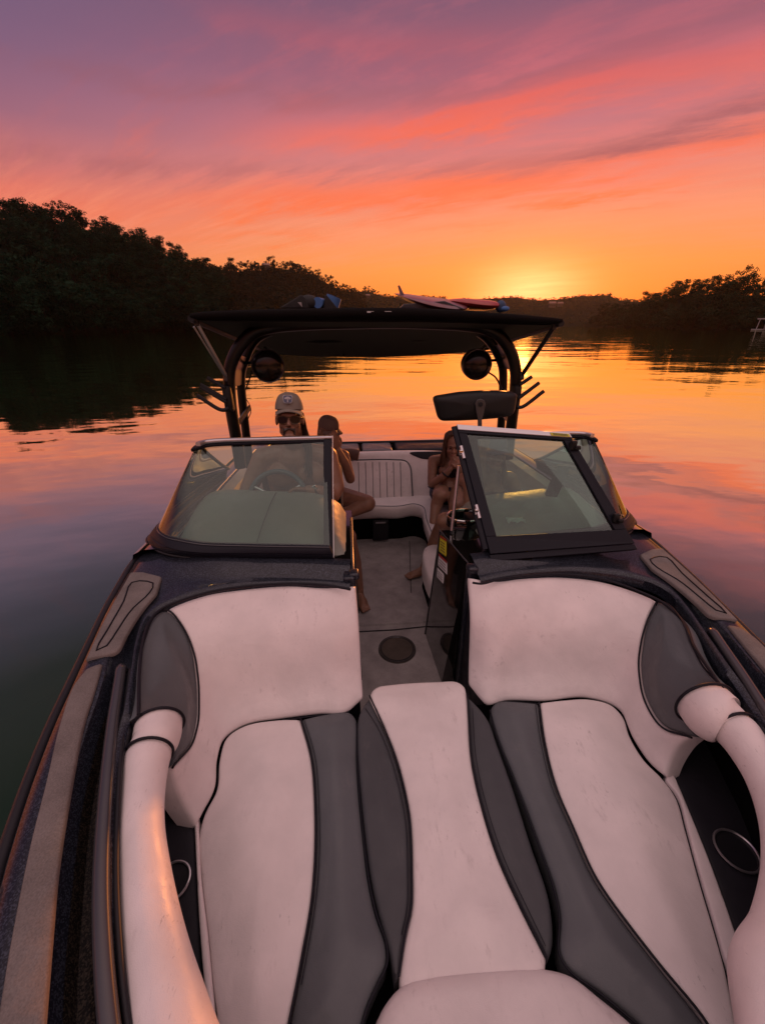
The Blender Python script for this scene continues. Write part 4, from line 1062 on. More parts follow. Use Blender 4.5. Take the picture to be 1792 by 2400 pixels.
ws3 = sticker([(945, 1226), (959, 1241), (958, 1262), (943, 1246)], M['paper'], cp, 'warning_sticker', .001)
for k in range(3): sticker([(946, 1233+5*k), (956, 1243+5*k), (956, 1244+5*k), (946, 1234+5*k)], M['ink'], ws3, 'print', .002)
# padded dash hoods
def hood(name, sgn, x_in, x_out, top, label):
    rows = []
    prof = [(1.775, .895, 0), (1.80, .935, .25), (1.90, .99, .6), (2.03, 1.045, .9), (2.14, 1.07, 1), (2.22, 1.068, 1), (2.285, 1.035, .93), (2.31, .96, .7), (2.31, .86, .2)]
    N = 26
    for (y, z, k) in prof:
        row = []
        for i in range(N+1):
            t = i/N; x = x_in+(x_out-x_in)*t
            e = (1-(2*abs(t-.5))**5)          # rounded ends
            zz = .885+(z-.885)*(e**.7)*top; yy = y+.17*t**2.2+(0 if t < .9 else 0)
            xx = x
            row.append(Vector((xx, yy, zz)))
        rows.append(row)
    v, f = loft_geo(rows); o = mk(name, v, f, M['dash'], boat); o['label'] = label
    return o
hd = hood('dash_hood', -1, -.292, -1.21, 1.0, 'padded hood over the helm dash')
hd2 = hood('dash_hood', 1, .42, 1.25, .68, 'padded hood over the passenger dash')
tube('hood_seam', [Vector((-.74, 1.83+.0, .962)), Vector((-.72, 1.95, 1.02)), Vector((-.70, 2.08, 1.066)), Vector((-.69, 2.2, 1.078))], .0022, M['trim'], hd, 6)
# cup tray on the passenger console
ct = PZ(1004, 1132, .90)
tr = [ct+Vector((a*.115, b*.085, 0)) for a, b in [(math.cos(w)*(1.0 if abs(math.cos(w)) < .8 else .96), math.sin(w)) for w in [2*math.pi*i/28 for i in range(28)]]]
v, f = loft_geo([[p for p in tr], [p+Vector((0, 0, .05)) for p in tr], [ct+(p-ct)*.93+Vector((0, 0, .058)) for p in tr], [ct+(p-ct)*.86+Vector((0, 0, .05)) for p in tr], [ct+(p-ct)*.8+Vector((0, 0, .012)) for p in tr]], True); f.append([4*28+i for i in range(28)])
tray = mk('cup_tray', v, f, M['gloss'], cp)
tube('tray_rim', [ct+(p-ct)*.95+Vector((0, 0, .058)) for p in tr], .0035, M['chrome'], tray, 6, True)
MB().box(ct+Vector((.03, .0, .03)), .05, .10, .05, Matrix.Rotation(.15, 3, 'Z'), .006).build('tray_divider', M['plastic'], tray)
# screen / display standing on the passenger side dash
dsp = MB().box(PY(1203, 1040, 2.12), .075, .022, .20, Matrix.Rotation(.16, 3, 'Y') @ Matrix.Rotation(.12, 3, 'X'), .006).build('display', M['plastic'], cp)
# steering wheel
wc = Vector((-.70, 2.30, 1.0)); wr = .165; tilt = Matrix.Rotation(math.radians(62), 3, 'X')
M['wheel'] = mat('teal_grey_wheel', (.05, .08, .09), .45)
sw = tube('steering_wheel', [wc+tilt @ Vector((math.cos(w)*wr, math.sin(w)*wr, 0)) for w in [2*math.pi*i/48 for i in range(48)]], .016, M['wheel'], boat, 10, True)
for w in (.5, 2.64, 4.71): tube('spoke', [wc+tilt @ Vector((math.cos(w)*wr*.95, math.sin(w)*wr*.95, 0)), wc+tilt @ Vector((0, 0, -.03))], .011, M['alu'], sw, 8)
MB().ball(wc+tilt @ Vector((0, 0, -.02)), .04, (1, 1, .6)).build('hub', M['plastic'], sw)

# ================================================================== cockpit
fl_ = mk('cockpit_floor', [(-1.05, 1.3, .1), (1.05, 1.3, .1), (1.05, 3.62, .1), (-1.05, 3.62, .1)], [[0, 1, 2, 3]], M['carpet'], boat, False)
mk('floor_panel', [(-1.05, 2.17, .112), (1.05, 2.17, .112), (1.05, 3.6, .112), (-1.05, 3.6, .112), (-1.05, 2.165, .1), (1.05, 2.165, .1)], [[0, 1, 2, 3], [4, 5, 1, 0]], M['carpet'], fl_, False)
tube('floor_seam', [Vector((-.3, 2.115, .104)), Vector((.0, 2.112, .104)), Vector((.25, 2.13, .104))], .004, M['pipe'], fl_, 6)
tube('floor_seam', [Vector((.165, 2.5, .114)), Vector((.27, 3.3, .114))], .003, M['trim'], fl_, 6)
hc = Vector((-.008, 1.935, .1))
def disc(c, rads, segs=40):
    v = []; f = []
    for r_, h in rads: v += [c+Vector((math.cos(w)*r_, math.sin(w)*r_, h)) for w in [2*math.pi*i/segs for i in range(segs)]]
    for k in range(len(rads)-1): f += [[k*segs+i, k*segs+(i+1) % segs, (k+1)*segs+(i+1) % segs, (k+1)*segs+i] for i in range(segs)]
    f.append([(len(rads)-1)*segs+i for i in range(segs)]); return v, f
M['hatch'] = foam('brown_grey_hatch', (.10, .08, .068))
hp = mk('deck_hatch', *disc(hc, [(.118, .0), (.116, .008), (.108, .010), (.104, .005), (.098, .005), (.096, .009)]), M['hatch'], boat)
for r_ in (.101, .113): tube('hatch_ring', [hc+Vector((math.cos(w)*r_, math.sin(w)*r_, .009)) for w in [2*math.pi*i/40 for i in range(40)]], .003, M['rail'], hp, 6, True)
# topsides inside: gunwale aft of the windshield, side liners
def aft_gunwale(sgn):
    ys = [1.9, 2.2, 2.6, 3.0, 3.4, 3.8, 4.2]; rows = []
    prof = [(-.02, -.04), (0, .02), (.05, .045), (.14, .05), (.20, .04), (.225, .0), (.235, -.16), (.26, -.45), (.30, -.75)]
    for y in ys:
        xo_ = out_x(y); row = []
        for d, h in prof: row.append(Vector((xo_+d, y, .86+h)))
        rows.append(row)
    v, f = loft_geo(rows)
    if sgn > 0: v = [Vector((2*X0-p.x, p.y, p.z)) for p in v]
    return v, f
M['liner_tan'] = vinyl('tan_side_liner', (.40, .33, .28), .2, .45)
for sg in (-1, 1):
    v, f = aft_gunwale(sg); o = mk('gunwale', v, f, M['gloss'], boat)
    ys = [2.35, 2.8, 3.2, 3.6]; rows = []
    for d, h in ((.20, .058), (.27, .045), (.31, -.06), (.33, -.35)): rows.append([Vector(((out_x(y)+d) if sg < 0 else 2*X0-(out_x(y)+d), y, .86+h)) for y in ys])
    v, f = loft_geo(rows); mk('side_bolster', v, f, M['liner_tan'], o)
    tube('gunwale_trim', [Vector((out_x(y)+.17 if sg < 0 else 2*X0-out_x(y)-.17, y, .915)) for y in (2.0, 2.4, 2.8, 3.2, 3.7)], .008, M['chrome'], o, 8)
# stern bench with curved corner, pleated back
def arc_path(pts, n=9): return catmull(pts, n)
back_top = [(-1.02, 2.9, .80), (-.98, 3.45, .80), (-.75, 3.74, .815), (-.1, 3.79, .82), (.5, 3.79, .815), (.82, 3.70, .805), (.97, 3.40, .80), (.99, 2.75, .79)]
back_bot = [(-.90, 2.9, .46), (-.86, 3.36, .46), (-.68, 3.52, .46), (-.1, 3.55, .46), (.45, 3.55, .46), (.72, 3.46, .46), (.83, 3.25, .46), (.84, 2.75, .46)]
bt = catmull(back_top, 10); bb = catmull(back_bot, 10)
cen_ = Vector((0, 2.6, 0))
def outw(p, d):
    h = Vector((p.x-0, p.y-2.6, 0)).normalized(); return p+h*d
rows = [bb, [a.lerp(b, .5)+Vector((0, 0, .02)) for a, b in zip(bb, bt)], [a.lerp(b, .9)+Vector((0, 0, .012)) for a, b in zip(bb, bt)], [p+Vector((0, 0, .012)) for p in bt], [outw(p, .03)+Vector((0, 0, .016)) for p in bt], [outw(p, .09)+Vector((0, 0, -.01)) for p in bt]]
v, f = loft_geo(rows); bench = mk('bench_backrest', v, f, M['white'], boat)
bS = Surf([bt, [a.lerp(b, .5)+Vector((0, 0, .02)) for a, b in zip(bt, bb)], bb])
pan = patch('pleated_panel', bS, [(700, 1000), (760, 996), (850, 995), (875, 998), (884, 1010), (888, 1040), (890, 1076), (820, 1079), (700, 1085)], M['white'], bench, .01, .012, crown=.006, lift=.016, sharp=(0, 6, 8))
seam('piping', bS, [(700, 1000), (760, 995), (850, 994), (876, 997), (886, 1010), (889, 1040), (891, 1077)], .006, M['grey'], pan, .012)
for u_ in (775, 790, 805, 820, 835, 850, 865): seam('pleat', bS, [(u_-1, 1000), (u_, 1040), (u_+1, 1078)], .0028, M['grey'], pan, .0215, seg=6)
pg = patch('bench_inset', bS, [(884, 979), (920, 976), (962, 976), (990, 980), (985, 993), (950, 993), (915, 992), (898, 987)], M['shelf'], bench, .004, .01, lift=.012)
# seat base (L shape) and cushions
seat_in = [(-.52, 2.75, .47), (-.50, 3.05, .47), (-.36, 3.27, .47), (-.1, 3.32, .47), (.16, 3.30, .47), (.30, 3.34, .47), (.36, 3.28, .47), (.345, 3.0, .47), (.34, 2.66, .47)]
so_ = [(-.95, 2.75, .46), (-.93, 3.36, .46), (-.68, 3.56, .46), (-.1, 3.60, .46), (.2, 3.60, .46), (.45, 3.59, .46), (.76, 3.48, .46), (.88, 3.25, .46), (.88, 2.66, .46)]
si = catmull(seat_in, 10); sO = catmull(so_, 10)
def inn_(p, q, d): return p+(q-p).normalized()*d
rows = [[p+Vector((0, 0, -.13))+(q-p).normalized()*.03 for p, q in zip(si, sO)], [p+Vector((0, 0, -.10)) for p in si], [p+Vector((0, 0, -.03)) for p in si], [inn_(p, q, .008)+Vector((0, 0, -.01)) for p, q in zip(si, sO)], [inn_(p, q, .03) for p, q in zip(si, sO)], [p.lerp(q, .5)+Vector((0, 0, .008)) for p, q in zip(si, sO)], sO]
v, f = loft_geo(rows); bseat = mk('bench_seat', v, f, M['white'], boat)
tube('piping', [inn_(p, q, .022)+Vector((0, 0, -.003)) for p, q in zip(si, sO)], .004, M['grey'], bseat, 6)
v, f = loft_geo([[Vector((p.x, p.y, .35))+(q-p).normalized()*.05 for p, q in zip(si, sO)], [Vector((p.x, p.y, .1))+(q-p).normalized()*.06 for p, q in zip(si, sO)]])
mk('bench_base', v, f, M['liner'], bseat)
MB().box((0.0, 3.30, .24), .145, .03, .20, None, .008).build('vent_cover', M['trim'], bseat)
MB().box((0.0, 3.283, .325), .09, .004, .012, None, 0).build('vent_handle', M['alu'], bseat)
# helm seat and passenger seat
hs = MB(); hx_, hy_ = -.60, 2.78
o = mk('helm_seat', *loft_geo([[Vector((hx_+math.cos(w)*.27*k, hy_+math.sin(w)*.25*k, z)) for w in [2*math.pi*i/28 for i in range(28)]] for k, z in ((.9, .38), (1, .42), (1.0, .56), (.92, .60), (.02, .605))], True), M['white'], boat)
rows = []
for t in range(17):
    a = math.radians(-20+t*(220/16)); rows.append([Vector((hx_+math.cos(a)*r_, hy_+math.sin(a)*r_*.95, z)) for r_, z in ((.27, .58), (.285, .80), (.285, 1.0), (.27, 1.05), (.235, 1.05), (.22, 1.0), (.215, .8), (.21, .58))])
hb = mk('seat_back', *loft_geo(rows), M['grey'], o)
MB().box((hx_, hy_, .24), .2, .2, .28, None, .02).build('pedestal', M['gloss'], o)
ps = patch('passenger_seat', Plane((0, 0, .47), (1, 0, 0), (0, 1, 0)), [(.238, 2.10), (.27, 2.075), (.9, 2.08), (.92, 2.6), (.30, 2.6), (.238, 2.50)], M['white'], boat, .03, .12, crown=.01, sharp=(), pix=False)
MB().prism([Vector((.26, 2.09, .1)), Vector((.26, 2.58, .1)), Vector((.3, 2.58, .36)), Vector((.27, 2.09, .36))], (.6, 0, 0)).build('seat_base', M['liner'], ps, False)
# stern deck and swim-platform edge
sd_ = MB()
v = [Vector((-1.26, 3.84, .80)), Vector((1.30, 3.84, .80)), Vector((1.22, 4.2, .79)), Vector((-1.18, 4.2, .79)), Vector((-1.18, 4.22, .55)), Vector((1.22, 4.22, .55))]
stern = mk('stern_deck', v, [[0, 1, 2, 3], [3, 2, 5, 4]], M['gloss'], boat, False)
for x_, w_, m_ in ((-.55, .78, 'grey'), (.02, .30, 'grey'), (.60, .78, 'shelf')):
    patch('sun_pad', Plane((x_, 4.0, .805), (1, 0, 0), (0, 1, 0)), [(-w_/2, -.14), (w_/2, -.14), (w_/2, .15), (-w_/2, .15)], M[m_], stern, .02, .03, crown=.01, lift=.03, pix=False, sharp=(0, 1, 2, 3))
tube('tow_bar', catmull([PY(748, 963, 4.25), PY(780, 960, 4.28), (PY(830, 959, 4.3)), PY(893, 961, 4.25)], 6), .011, M['plastic'], stern, 8)

# ================================================================== tower
def hoop(name, left, right, y0, y1, r):
    P = [PY(u, v_, y1 if v_ < 760 else y0) for u, v_ in left]+[PY(u, v_, y1 if v_ < 760 else y0) for u, v_ in reversed(right)]
    return catmull(P, 6)
oL = [(520, 1010), (509, 940), (500, 887), (496, 838), (497, 797), (508, 765), (523, 741), (543, 721), (578, 708), (656, 700), (760, 697)]
oR = [(1096, 990), (1104, 920), (1112, 845), (1113, 803), (1106, 769), (1093, 744), (1076, 724), (1045, 709), (1000, 702), (930, 698), (860, 696)]
iL = [(540, 1010), (532, 940), (526, 887), (521, 830), (522, 800), (531, 773), (543, 746), (559, 728), (590, 715), (656, 706), (760, 702)]
iR = [(1076, 990), (1083, 903), (1086, 836), (1085, 794), (1076, 769), (1064, 747), (1049, 729), (1022, 712), (990, 706), (930, 702), (860, 701)]
pth = hoop('o', oL, oR, 2.62, 2.62, 0); tower = tube('tower', pth, .036, M['black'], boat, 14, flat=1.0)
pth = hoop('i', iL, iR, 2.92, 2.92, 0); tube('rear_hoop', pth, .029, M['black'], tower, 12)
# gusset plates between the hoops and foot castings
for a, b in ((oL, iL), (oR, iR)):
    q = [PY(*a[3], 2.62), PY(*a[4], 2.62), PY(*a[5], 2.62), PY(*b[5], 2.92), PY(*b[4], 2.92), PY(*b[3], 2.92)]
    MB().prism(q, (.012, 0, 0)).build('gusset', M['black'], tower, False)
for u, v_, u2, v2 in ((503, 930, 540, 880), (1102, 915, 1078, 880)):
    m_ = bar('brace', [PY(u, v_, 2.66), PY(u2, v2, 2.9)], .012, .035, M['rail'], tower)
# racks
def prong(pts, par, r=.012, y=2.55): tube('prong', catmull([PY(u, v_, y) for u, v_ in pts], 5), r, M['trim'], par, 8)
for pts_, basep in ((( [(448, 816), (486, 838)], [(433, 831), (489, 863)], [(433, 836), (489, 869)], [(426, 854), (473, 884), (484, 886), (495, 882)]), (494, 862)),
                    (([(1148, 814), (1123, 831)], [(1164, 827), (1119, 861)], [(1140, 845), (1119, 860)], [(1174, 845), (1128, 879), (1116, 880)]), (1113, 858))):
    rk = MB().box(PY(*basep, 2.58), .05, .06, .15, None, .012).build('board_rack', M['plastic'], tower)
    for p in pts_: prong(p, rk)
# speakers
M['gril'] = mat('speaker_grille', (.010, .009, .008), .22, .3)
def speaker(u, v_, y, turn, rad):
    c = PY(u, v_, y); R = Matrix.Rotation(turn, 3, 'Z')
    v = []; f = []; sg = 32
    prof = [(.0, -.03), (.5, -.026), (.9, -.012), (.985, -.006), (1.0, .0), (1.02, .02), (.97, .08), (.72, .15), (.3, .185), (0.02, .19)]
    for k, d in prof: v += [c+R @ Vector((math.cos(w)*rad*k, d, math.sin(w)*rad*k)) for w in [2*math.pi*i/sg for i in range(sg)]]
    for j in range(len(prof)-1): f += [[j*sg+i, j*sg+(i+1) % sg, (j+1)*sg+(i+1) % sg, (j+1)*sg+i] for i in range(sg)]
    o = mk('speaker', v, f, M['black'], tower)
    tube('speaker_ring', [c+R @ Vector((math.cos(w)*rad*.985, -.007, math.sin(w)*rad*.985)) for w in [2*math.pi*i/40 for i in range(40)]], .004, M['rail'], o, 6, True)
    mk('grille', *(lambda vv, ff: (vv, ff))(*loft_geo([[c+R @ Vector((math.cos(w)*rad*k, d, math.sin(w)*rad*k)) for w in [2*math.pi*i/40 for i in range(40)]] for k, d in ((.94, -.012), (.8, -.03), (.5, -.042), (.02, -.046))], True)), M['gril'], o)
    return o, c
sp, c1_ = speaker(579, 791, 2.72, .28, .097); s2_, c2_ = speaker(1030, 788, 2.72, -.05, .093)
tube('speaker_bracket', [c1_+Vector((-.09, .06, .02)), PY(522, 786, 2.9)], .009, M['plastic'], sp, 8); tube('speaker_bracket', [c1_+Vector((0, .05, .09)), PY(572, 752, 2.9)], .008, M['plastic'], sp, 8)
tube('speaker_bracket', [c2_+Vector((.09, .06, .02)), PY(1080, 778, 2.9)], .009, M['plastic'], s2_, 8); tube('speaker_bracket', [c2_+Vector((.04, .05, .09)), PY(1046, 748, 2.9)], .008, M['plastic'], s2_, 8)
tube('speaker_cable', catmull([c2_+Vector((.085, 0, -.05)), PY(1072, 818, 2.8), PY(1084, 842, 2.8)], 5), .006, M['plastic'], s2_, 6)
tube('speaker_cable', catmull([PY(547, 797, 2.8), PY(538, 822, 2.8), PY(531, 842, 2.8)], 5), .005, M['plastic'], sp, 6)
tube('loose_cable', catmull([PY(529, 858, 2.9), PY(540, 876, 2.88), PY(542, 890, 2.86), PY(536, 905, 2.88)], 5), .003, M['plastic'], tower, 6)
# canopy: broad padded front edge high, narrower rear edge low
fe = catmull([PY(u, v_, 2.38) for u, v_ in [(411, 679), (440, 675), (520, 671), (640, 668), (760, 666), (826, 666), (900, 667), (1000, 672), (1100, 679), (1180, 686), (1213, 690)]], 5)
re_ = catmull([PY(u, v_, 3.72) for u, v_ in [(566, 750), (580, 751), (620, 753), (680, 754), (740, 754), (812, 754), (880, 752), (950, 750), (1000, 748), (1040, 746), (1056, 744)]], 5)
rows = []
for k in range(13):
    t = k/12; sag = .030*math.sin(math.pi*t); rows.append([a.lerp(b, t)+Vector((0, 0, sag*math.sin(math.pi*min(1, max(0, i/(len(fe)-1)))))) for i, (a, b) in enumerate(zip(fe, re_))])
n_ = len(fe)
low = [[p-Vector((0, 0, .016+.05*math.sin(math.pi*i/(n_-1))**.7)) for i, p in enumerate(r)] for r in rows]
allr = rows+low[::-1]
v = [p for r in allr for p in r]; f = []
m_ = len(allr)
for i in range(m_):
    j = (i+1) % m_
    for k in range(n_-1): f.append([i*n_+k, i*n_+k+1, j*n_+k+1, j*n_+k])
for i in range(12):   # the two side hems
    a, b = i, m_-1-i
    f.append([a*n_, (a+1)*n_, (b-1)*n_, b*n_]); f.append([a*n_+n_-1, b*n_+n_-1, (b-1)*n_+n_-1, (a+1)*n_+n_-1])
can = mk('canopy', v, f, M['canvas'], tower)
tube('canopy_edge', [p-Vector((0, .004, .006+.018*math.sin(math.pi*i/(n_-1))**.6)) for i, p in enumerate(fe)], [.009+.018*math.sin(math.pi*i/(n_-1))**.6 for i in range(n_)], M['canvas'], can, 12)
tube('canopy_edge', [p-Vector((0, 0, .03)) for p in re_], .016, M['plastic'], can, 10)
for side in (0, -1): tube('canopy_edge', [r[side]-Vector((0, 0, .02)) for r in rows], .018, M['plastic'], can, 10)
for u in (800, 838): MB().box(PY(u, 674, 2.352), .035, .004, .007, None, 0).build('canopy_tag', M['paper'], can)
for u in (640, 959): MB().box(PY(u+14, 704 if u < 800 else 702, 2.585), .05, .02, .02, None, .004).build('clip', M['plastic'], tower)
MB().box(PY(799, 706, 2.7), .010, .008, .05, None, 0).build('hook', M['rail'], tower)
tube('strap', catmull([PY(742, 745, 3.6), PY(743, 757, 3.6), PY(742, 768, 3.6)], 4), .012, M['canvas'], can, 8, flat=.3)
bag = MB().ball(PY(700, 726, 3.2), .16, (1.5, .8, .35)).build('canopy_pocket', M['canvas'], can)
bag = MB().ball(PY(905, 722, 3.2), .16, (1.5, .8, .35)).build('canopy_pocket', M['canvas'], can)
for a, b, dx_ in (((425, 697), (491, 816), .018), ((1196, 706), (1126, 812), -.018)):
    p, q = PY(*a, 2.42), PY(*b, 2.60)
    st = tube('canopy_strut', [p, q], .010 if dx_ > 0 else .013, M['alu'] if dx_ > 0 else M['plastic'], tower, 8)
    if dx_ > 0: tube('strut_rod', [p-Vector((dx_, 0, .02)), q-Vector((dx_*.6, 0, .0))], .005, M['alu'], st, 6)
    MB().box(q, .03, .03, .05, None, .008).box(p, .022, .022, .035, None, .005).build('strut_fitting', M['rail'], st)
# mirror on its stalk
mo = [(938, 866), (939, 861), (944, 857), (994, 849), (1047, 845.5), (1090, 846), (1108, 848), (1114, 850), (1117, 854), (1116, 862), (1112, 886), (1109, 893), (1101, 899), (1070, 904), (1034, 907), (990, 909), (958, 909.5), (951, 908), (947, 902)]
ml = resample([PY(u, v_, 2.20) for u, v_ in mo], 90, True)
mcn = sum(ml, Vector())/90
rows = [[mcn+(p-mcn)*k+Vector((0, d, 0)) for p in ml] for k, d in ((.02, -.035), (.75, -.032), (.93, -.018), (1.0, .0), (1.0, .045), (.96, .052))]
v, f = loft_geo(rows, True); mir = mk('mirror', v, f, M['plastic'], boat); mir['label'] = 'wide rear-view mirror above the passenger windshield'
v, f = loft_geo([[mcn+(p-mcn)*k+Vector((0, .05, 0)) for p in ml] for k in (.95, .02)], True); mk('mirror_glass', v, f, M['chrome'], mir)
M['stalk'] = mat('grey_stalk', (.05, .047, .048), .4)
sk = [(1026, 872), (1030, 865), (1038, 862), (1046, 865), (1049, 873), (1045, 893), (1041, 906), (1041, 945), (1033, 945), (1032, 906), (1029, 892)]
MB().prism([PY(u, v_, 2.15) for u, v_ in sk], (0, .012, 0)).build('mirror_bracket', M['stalk'], mir, False, .003)
tube('bracket_screw', [PY(1038, 874, 2.151), PY(1038, 874, 2.14)], .012, M['plastic'], mir, 12)
# ================================================================== people
def capsule(p, q, r1, r2, seg=14):
    p, q = Vector(p), Vector(q); d = q-p; L = d.length or 1e-6; t = d/L
    a = t.orthogonal().normalized(); b = t.cross(a); rings = []
    for k in range(5): w = -math.pi/2+math.pi/2*k/5; rings.append((p+t*math.sin(w)*r1, max(math.cos(w)*r1, 1e-4)))
    for k in range(7): s_ = k/6; rings.append((p+d*s_, r1+(r2-r1)*s_))
    for k in range(1, 6): w = math.pi/2*k/5; rings.append((q+t*math.sin(w)*r2, max(math.cos(w)*r2, 1e-4)))
    v = []; f = []
    for c, r in rings: v += [c+a*math.cos(2*math.pi*i/seg)*r+b*math.sin(2*math.pi*i/seg)*r for i in range(seg)]
    for j in range(len(rings)-1): f += [[j*seg+i, j*seg+(i+1) % seg, (j+1)*seg+(i+1) % seg, (j+1)*seg+i] for i in range(seg)]
    f += [list(range(seg))[::-1], [(len(rings)-1)*seg+i for i in range(seg)]]
    return v, f
class Body:
    def __init__(s): s.b = MB()
    def cap(s, p, q, r1, r2): s.b.add(*capsule(p, q, r1, r2)); return s
    def chain(s, pts, rs):
        for i in range(len(pts)-1): s.cap(pts[i], pts[i+1], rs[i], rs[i+1])
        return s
    def ell(s, c, r, R=None): s.b.ball(c, 1, r, R, 3); return s
    def hand(s, wrist, dirv, palm_n, curl=.5, size=1.0, flip=1):
        """palm, five fingers and a thumb, grown from the wrist"""
        w = Vector(wrist); d = Vector(dirv).normalized(); n = Vector(palm_n); n = (n-d*n.dot(d)).normalized(); sd = d.cross(n)*flip
        k = size; c = w+d*.045*k
        R = Matrix((sd, d, n)).transposed()
        s.ell(c, (.040*k, .048*k, .016*k), R)
        for i, (o, L) in enumerate(((-.028, .068), (-.010, .078), (.009, .073), (.027, .058))):
            b0 = w+d*.082*k+sd*o*k; d1 = (d*math.cos(curl*.6)+n*math.sin(curl*.6)); d2 = (d*math.cos(curl*1.5)+n*math.sin(curl*1.5)); d3 = (d*math.cos(curl*2.2)+n*math.sin(curl*2.2))
            p1 = b0+d1*L*.45*k; p2 = p1+d2*L*.32*k; p3 = p2+d3*L*.25*k
            s.chain([b0, p1, p2, p3], [.0092*k, .0085*k, .008*k, .0068*k])
        t0 = w+d*.025*k-sd*.030*k; t1 = t0+(d*.6-sd*.7+n*.25).normalized()*.036*k; t2 = t1+(d*.85-sd*.3+n*.35).normalized()*.030*k
        s.chain([t0, t1, t2], [.013*k, .010*k, .008*k])
        return s
    def foot(s, ankle, dirv, size=1.0, up=(0, 0, 1)):
        a = Vector(ankle); d = Vector(dirv).normalized(); u = Vector(up); sd = d.cross(u).normalized(); k = size
        s.cap(a+u*.0, a-u*.045*k-d*.025*k, .034*k, .030*k); s.cap(a-u*.03*k, a+d*.12*k-u*.055*k, .034*k, .024*k)
        s.cap(a+d*.07*k-u*.055*k+sd*.018*k, a+d*.145*k-u*.062*k+sd*.02*k, .024*k, .018*k); s.cap(a+d*.06*k-u*.055*k-sd*.018*k, a+d*.135*k-u*.062*k-sd*.022*k, .024*k, .016*k)
        for i, o in enumerate((-.032, -.019, -.006, .007, .023)):
            L = .022+.003*i; s.cap(a+d*.14*k-u*.064*k+sd*o*k, a+d*(.14+L)*k-u*.067*k+sd*o*k, .0085*k+.0007*i, .008*k+.0006*i)
        return s
    def head(s, c, R, k=1.0, fem=False):
        c = Vector(c)
        def L(x, y, z): return c+R @ Vector((x*k, y*k, z*k))
        s.ell(L(0, .012, .03), (.076*k, .096*k, .094*k), R); s.ell(L(0, -.022, -.036), ((.058 if fem else .064)*k, .074*k, .084*k), R)
        s.cap(L(-.010, -.078, -.098), L(.010, -.078, -.098), .022*k, .022*k)
        s.cap(L(-.043, .0, -.07), L(-.012, -.066, -.10), .023*k, .022*k); s.cap(L(.043, .0, -.07), L(.012, -.066, -.10), .023*k, .022*k)
        s.cap(L(0, -.090, .010), L(0, -.110, -.030), .008*k, .0125*k); s.cap(L(-.010, -.100, -.034), L(.010, -.100, -.034), .008*k, .008*k)
        for x in (-1, 1):
            s.ell(L(x*.036, -.066, -.030), (.026*k, .024*k, .026*k), R); s.ell(L(x*.079, .012, -.006), (.010*k, .020*k, .031*k), R)
        s.cap(L(-.034, -.085, .026), L(.034, -.085, .026), .013*k, .013*k)
        s.cap(L(-.018, -.092, -.060), L(.018, -.092, -.060), .0075*k, .0075*k); s.cap(L(-.015, -.091, -.071), L(.015, -.091, -.071), .008*k, .008*k)
        return L
    def build(s, m, voxel=.0055, smooth=5):
        o = s.b.build('tmp', m, None, False)
        r = o.modifiers.new('r', 'REMESH'); r.mode = 'VOXEL'; r.voxel_size = voxel; r.use_smooth_shade = True
        q = o.modifiers.new('s', 'SMOOTH'); q.factor = .5; q.iterations = smooth
        dg = bpy.context.evaluated_depsgraph_get(); dg.update()
        me = bpy.data.meshes.new_from_object(o.evaluated_get(dg)); me.name = 'person'
        bpy.data.objects.remove(o)
        me.materials.clear(); me.materials.append(m)
        me.polygons.foreach_set('use_smooth', [True]*len(me.polygons))
        p = bpy.data.objects.new('person', me); C.objects.link(p); return p
def garment(name, person, pred, m, off=.005):
    """cloth that follows the body: the covered stretch of skin, set off along its normals"""
    me = person.data; idx = {}; V = []; F = []
    keep = [f for f in me.polygons if pred(f.center)]
    for f in keep:
        q = []
        for i in f.vertices:
            if i not in idx: idx[i] = len(V); v = me.vertices[i]; V.append(v.co+v.normal*off)
            q.append(idx[i])
        F.append(q)
    if not F: return None
    o = mk(name, V, F, m, person)
    k = o.modifiers.new('t', 'SOLIDIFY'); k.thickness = .004; k.offset = -1
    return o
def hairmesh(name, strands, m, parent, r=.005):
    b = MB(); 
    for s_ in strands:
        p = catmull(s_, 3); n = len(p); b.tube(p, [r*(1-.75*(i/(n-1))**1.5) for i in range(n)], 5)
    return b.build(name, m, parent)
def hairmat(name, c1, c2):
    m = mat(name, c1, .42); v = coords(m, (1, 1, .15)); lk(m, ramp(m, noise(m, v, 90, 3), [(.3, c1), (.7, c2)]), bsdf(m).inputs['Base Color']); return m
M['skin_tan'] = skin('tan_skin', (.235, .115, .072)); M['skin'] = skin('light_skin', (.30, .155, .10)); M['skin_mid'] = skin('sunned_skin', (.26, .13, .08))
M['hair_dark'] = hairmat('dark_brown_hair', (.018, .010, .007), (.05, .028, .018)); M['hair_brown'] = hairmat('brown_hair', (.045, .020, .010), (.12, .055, .028)); M['hair_fair'] = hairmat('fair_brown_hair', (.10, .055, .03), (.24, .14, .075))
M['eye'] = mat('eye_dark', (.02, .014, .012), .15); M['lip'] = mat('lips', (.26, .085, .07), .4)
M['bikini'] = mat('black_bikini', (.012, .012, .014), .6); M['navycloth'] = mat('navy_cloth', (.012, .02, .05), .7); M['shorts'] = mat('dark_swim_shorts', (.02, .025, .035), .8)
M['cap_grey'] = mat('grey_cap_cloth', (.21, .185, .155), .85); M['cap_dark'] = mat('brown_cap_cloth', (.13, .085, .065), .85); M['lens'] = mat('dark_lens', (.004, .004, .004), .08, 0, Specular_IOR_Level=.2); M['rim'] = mat('tortoise_rim', (.09, .05, .02), .25)
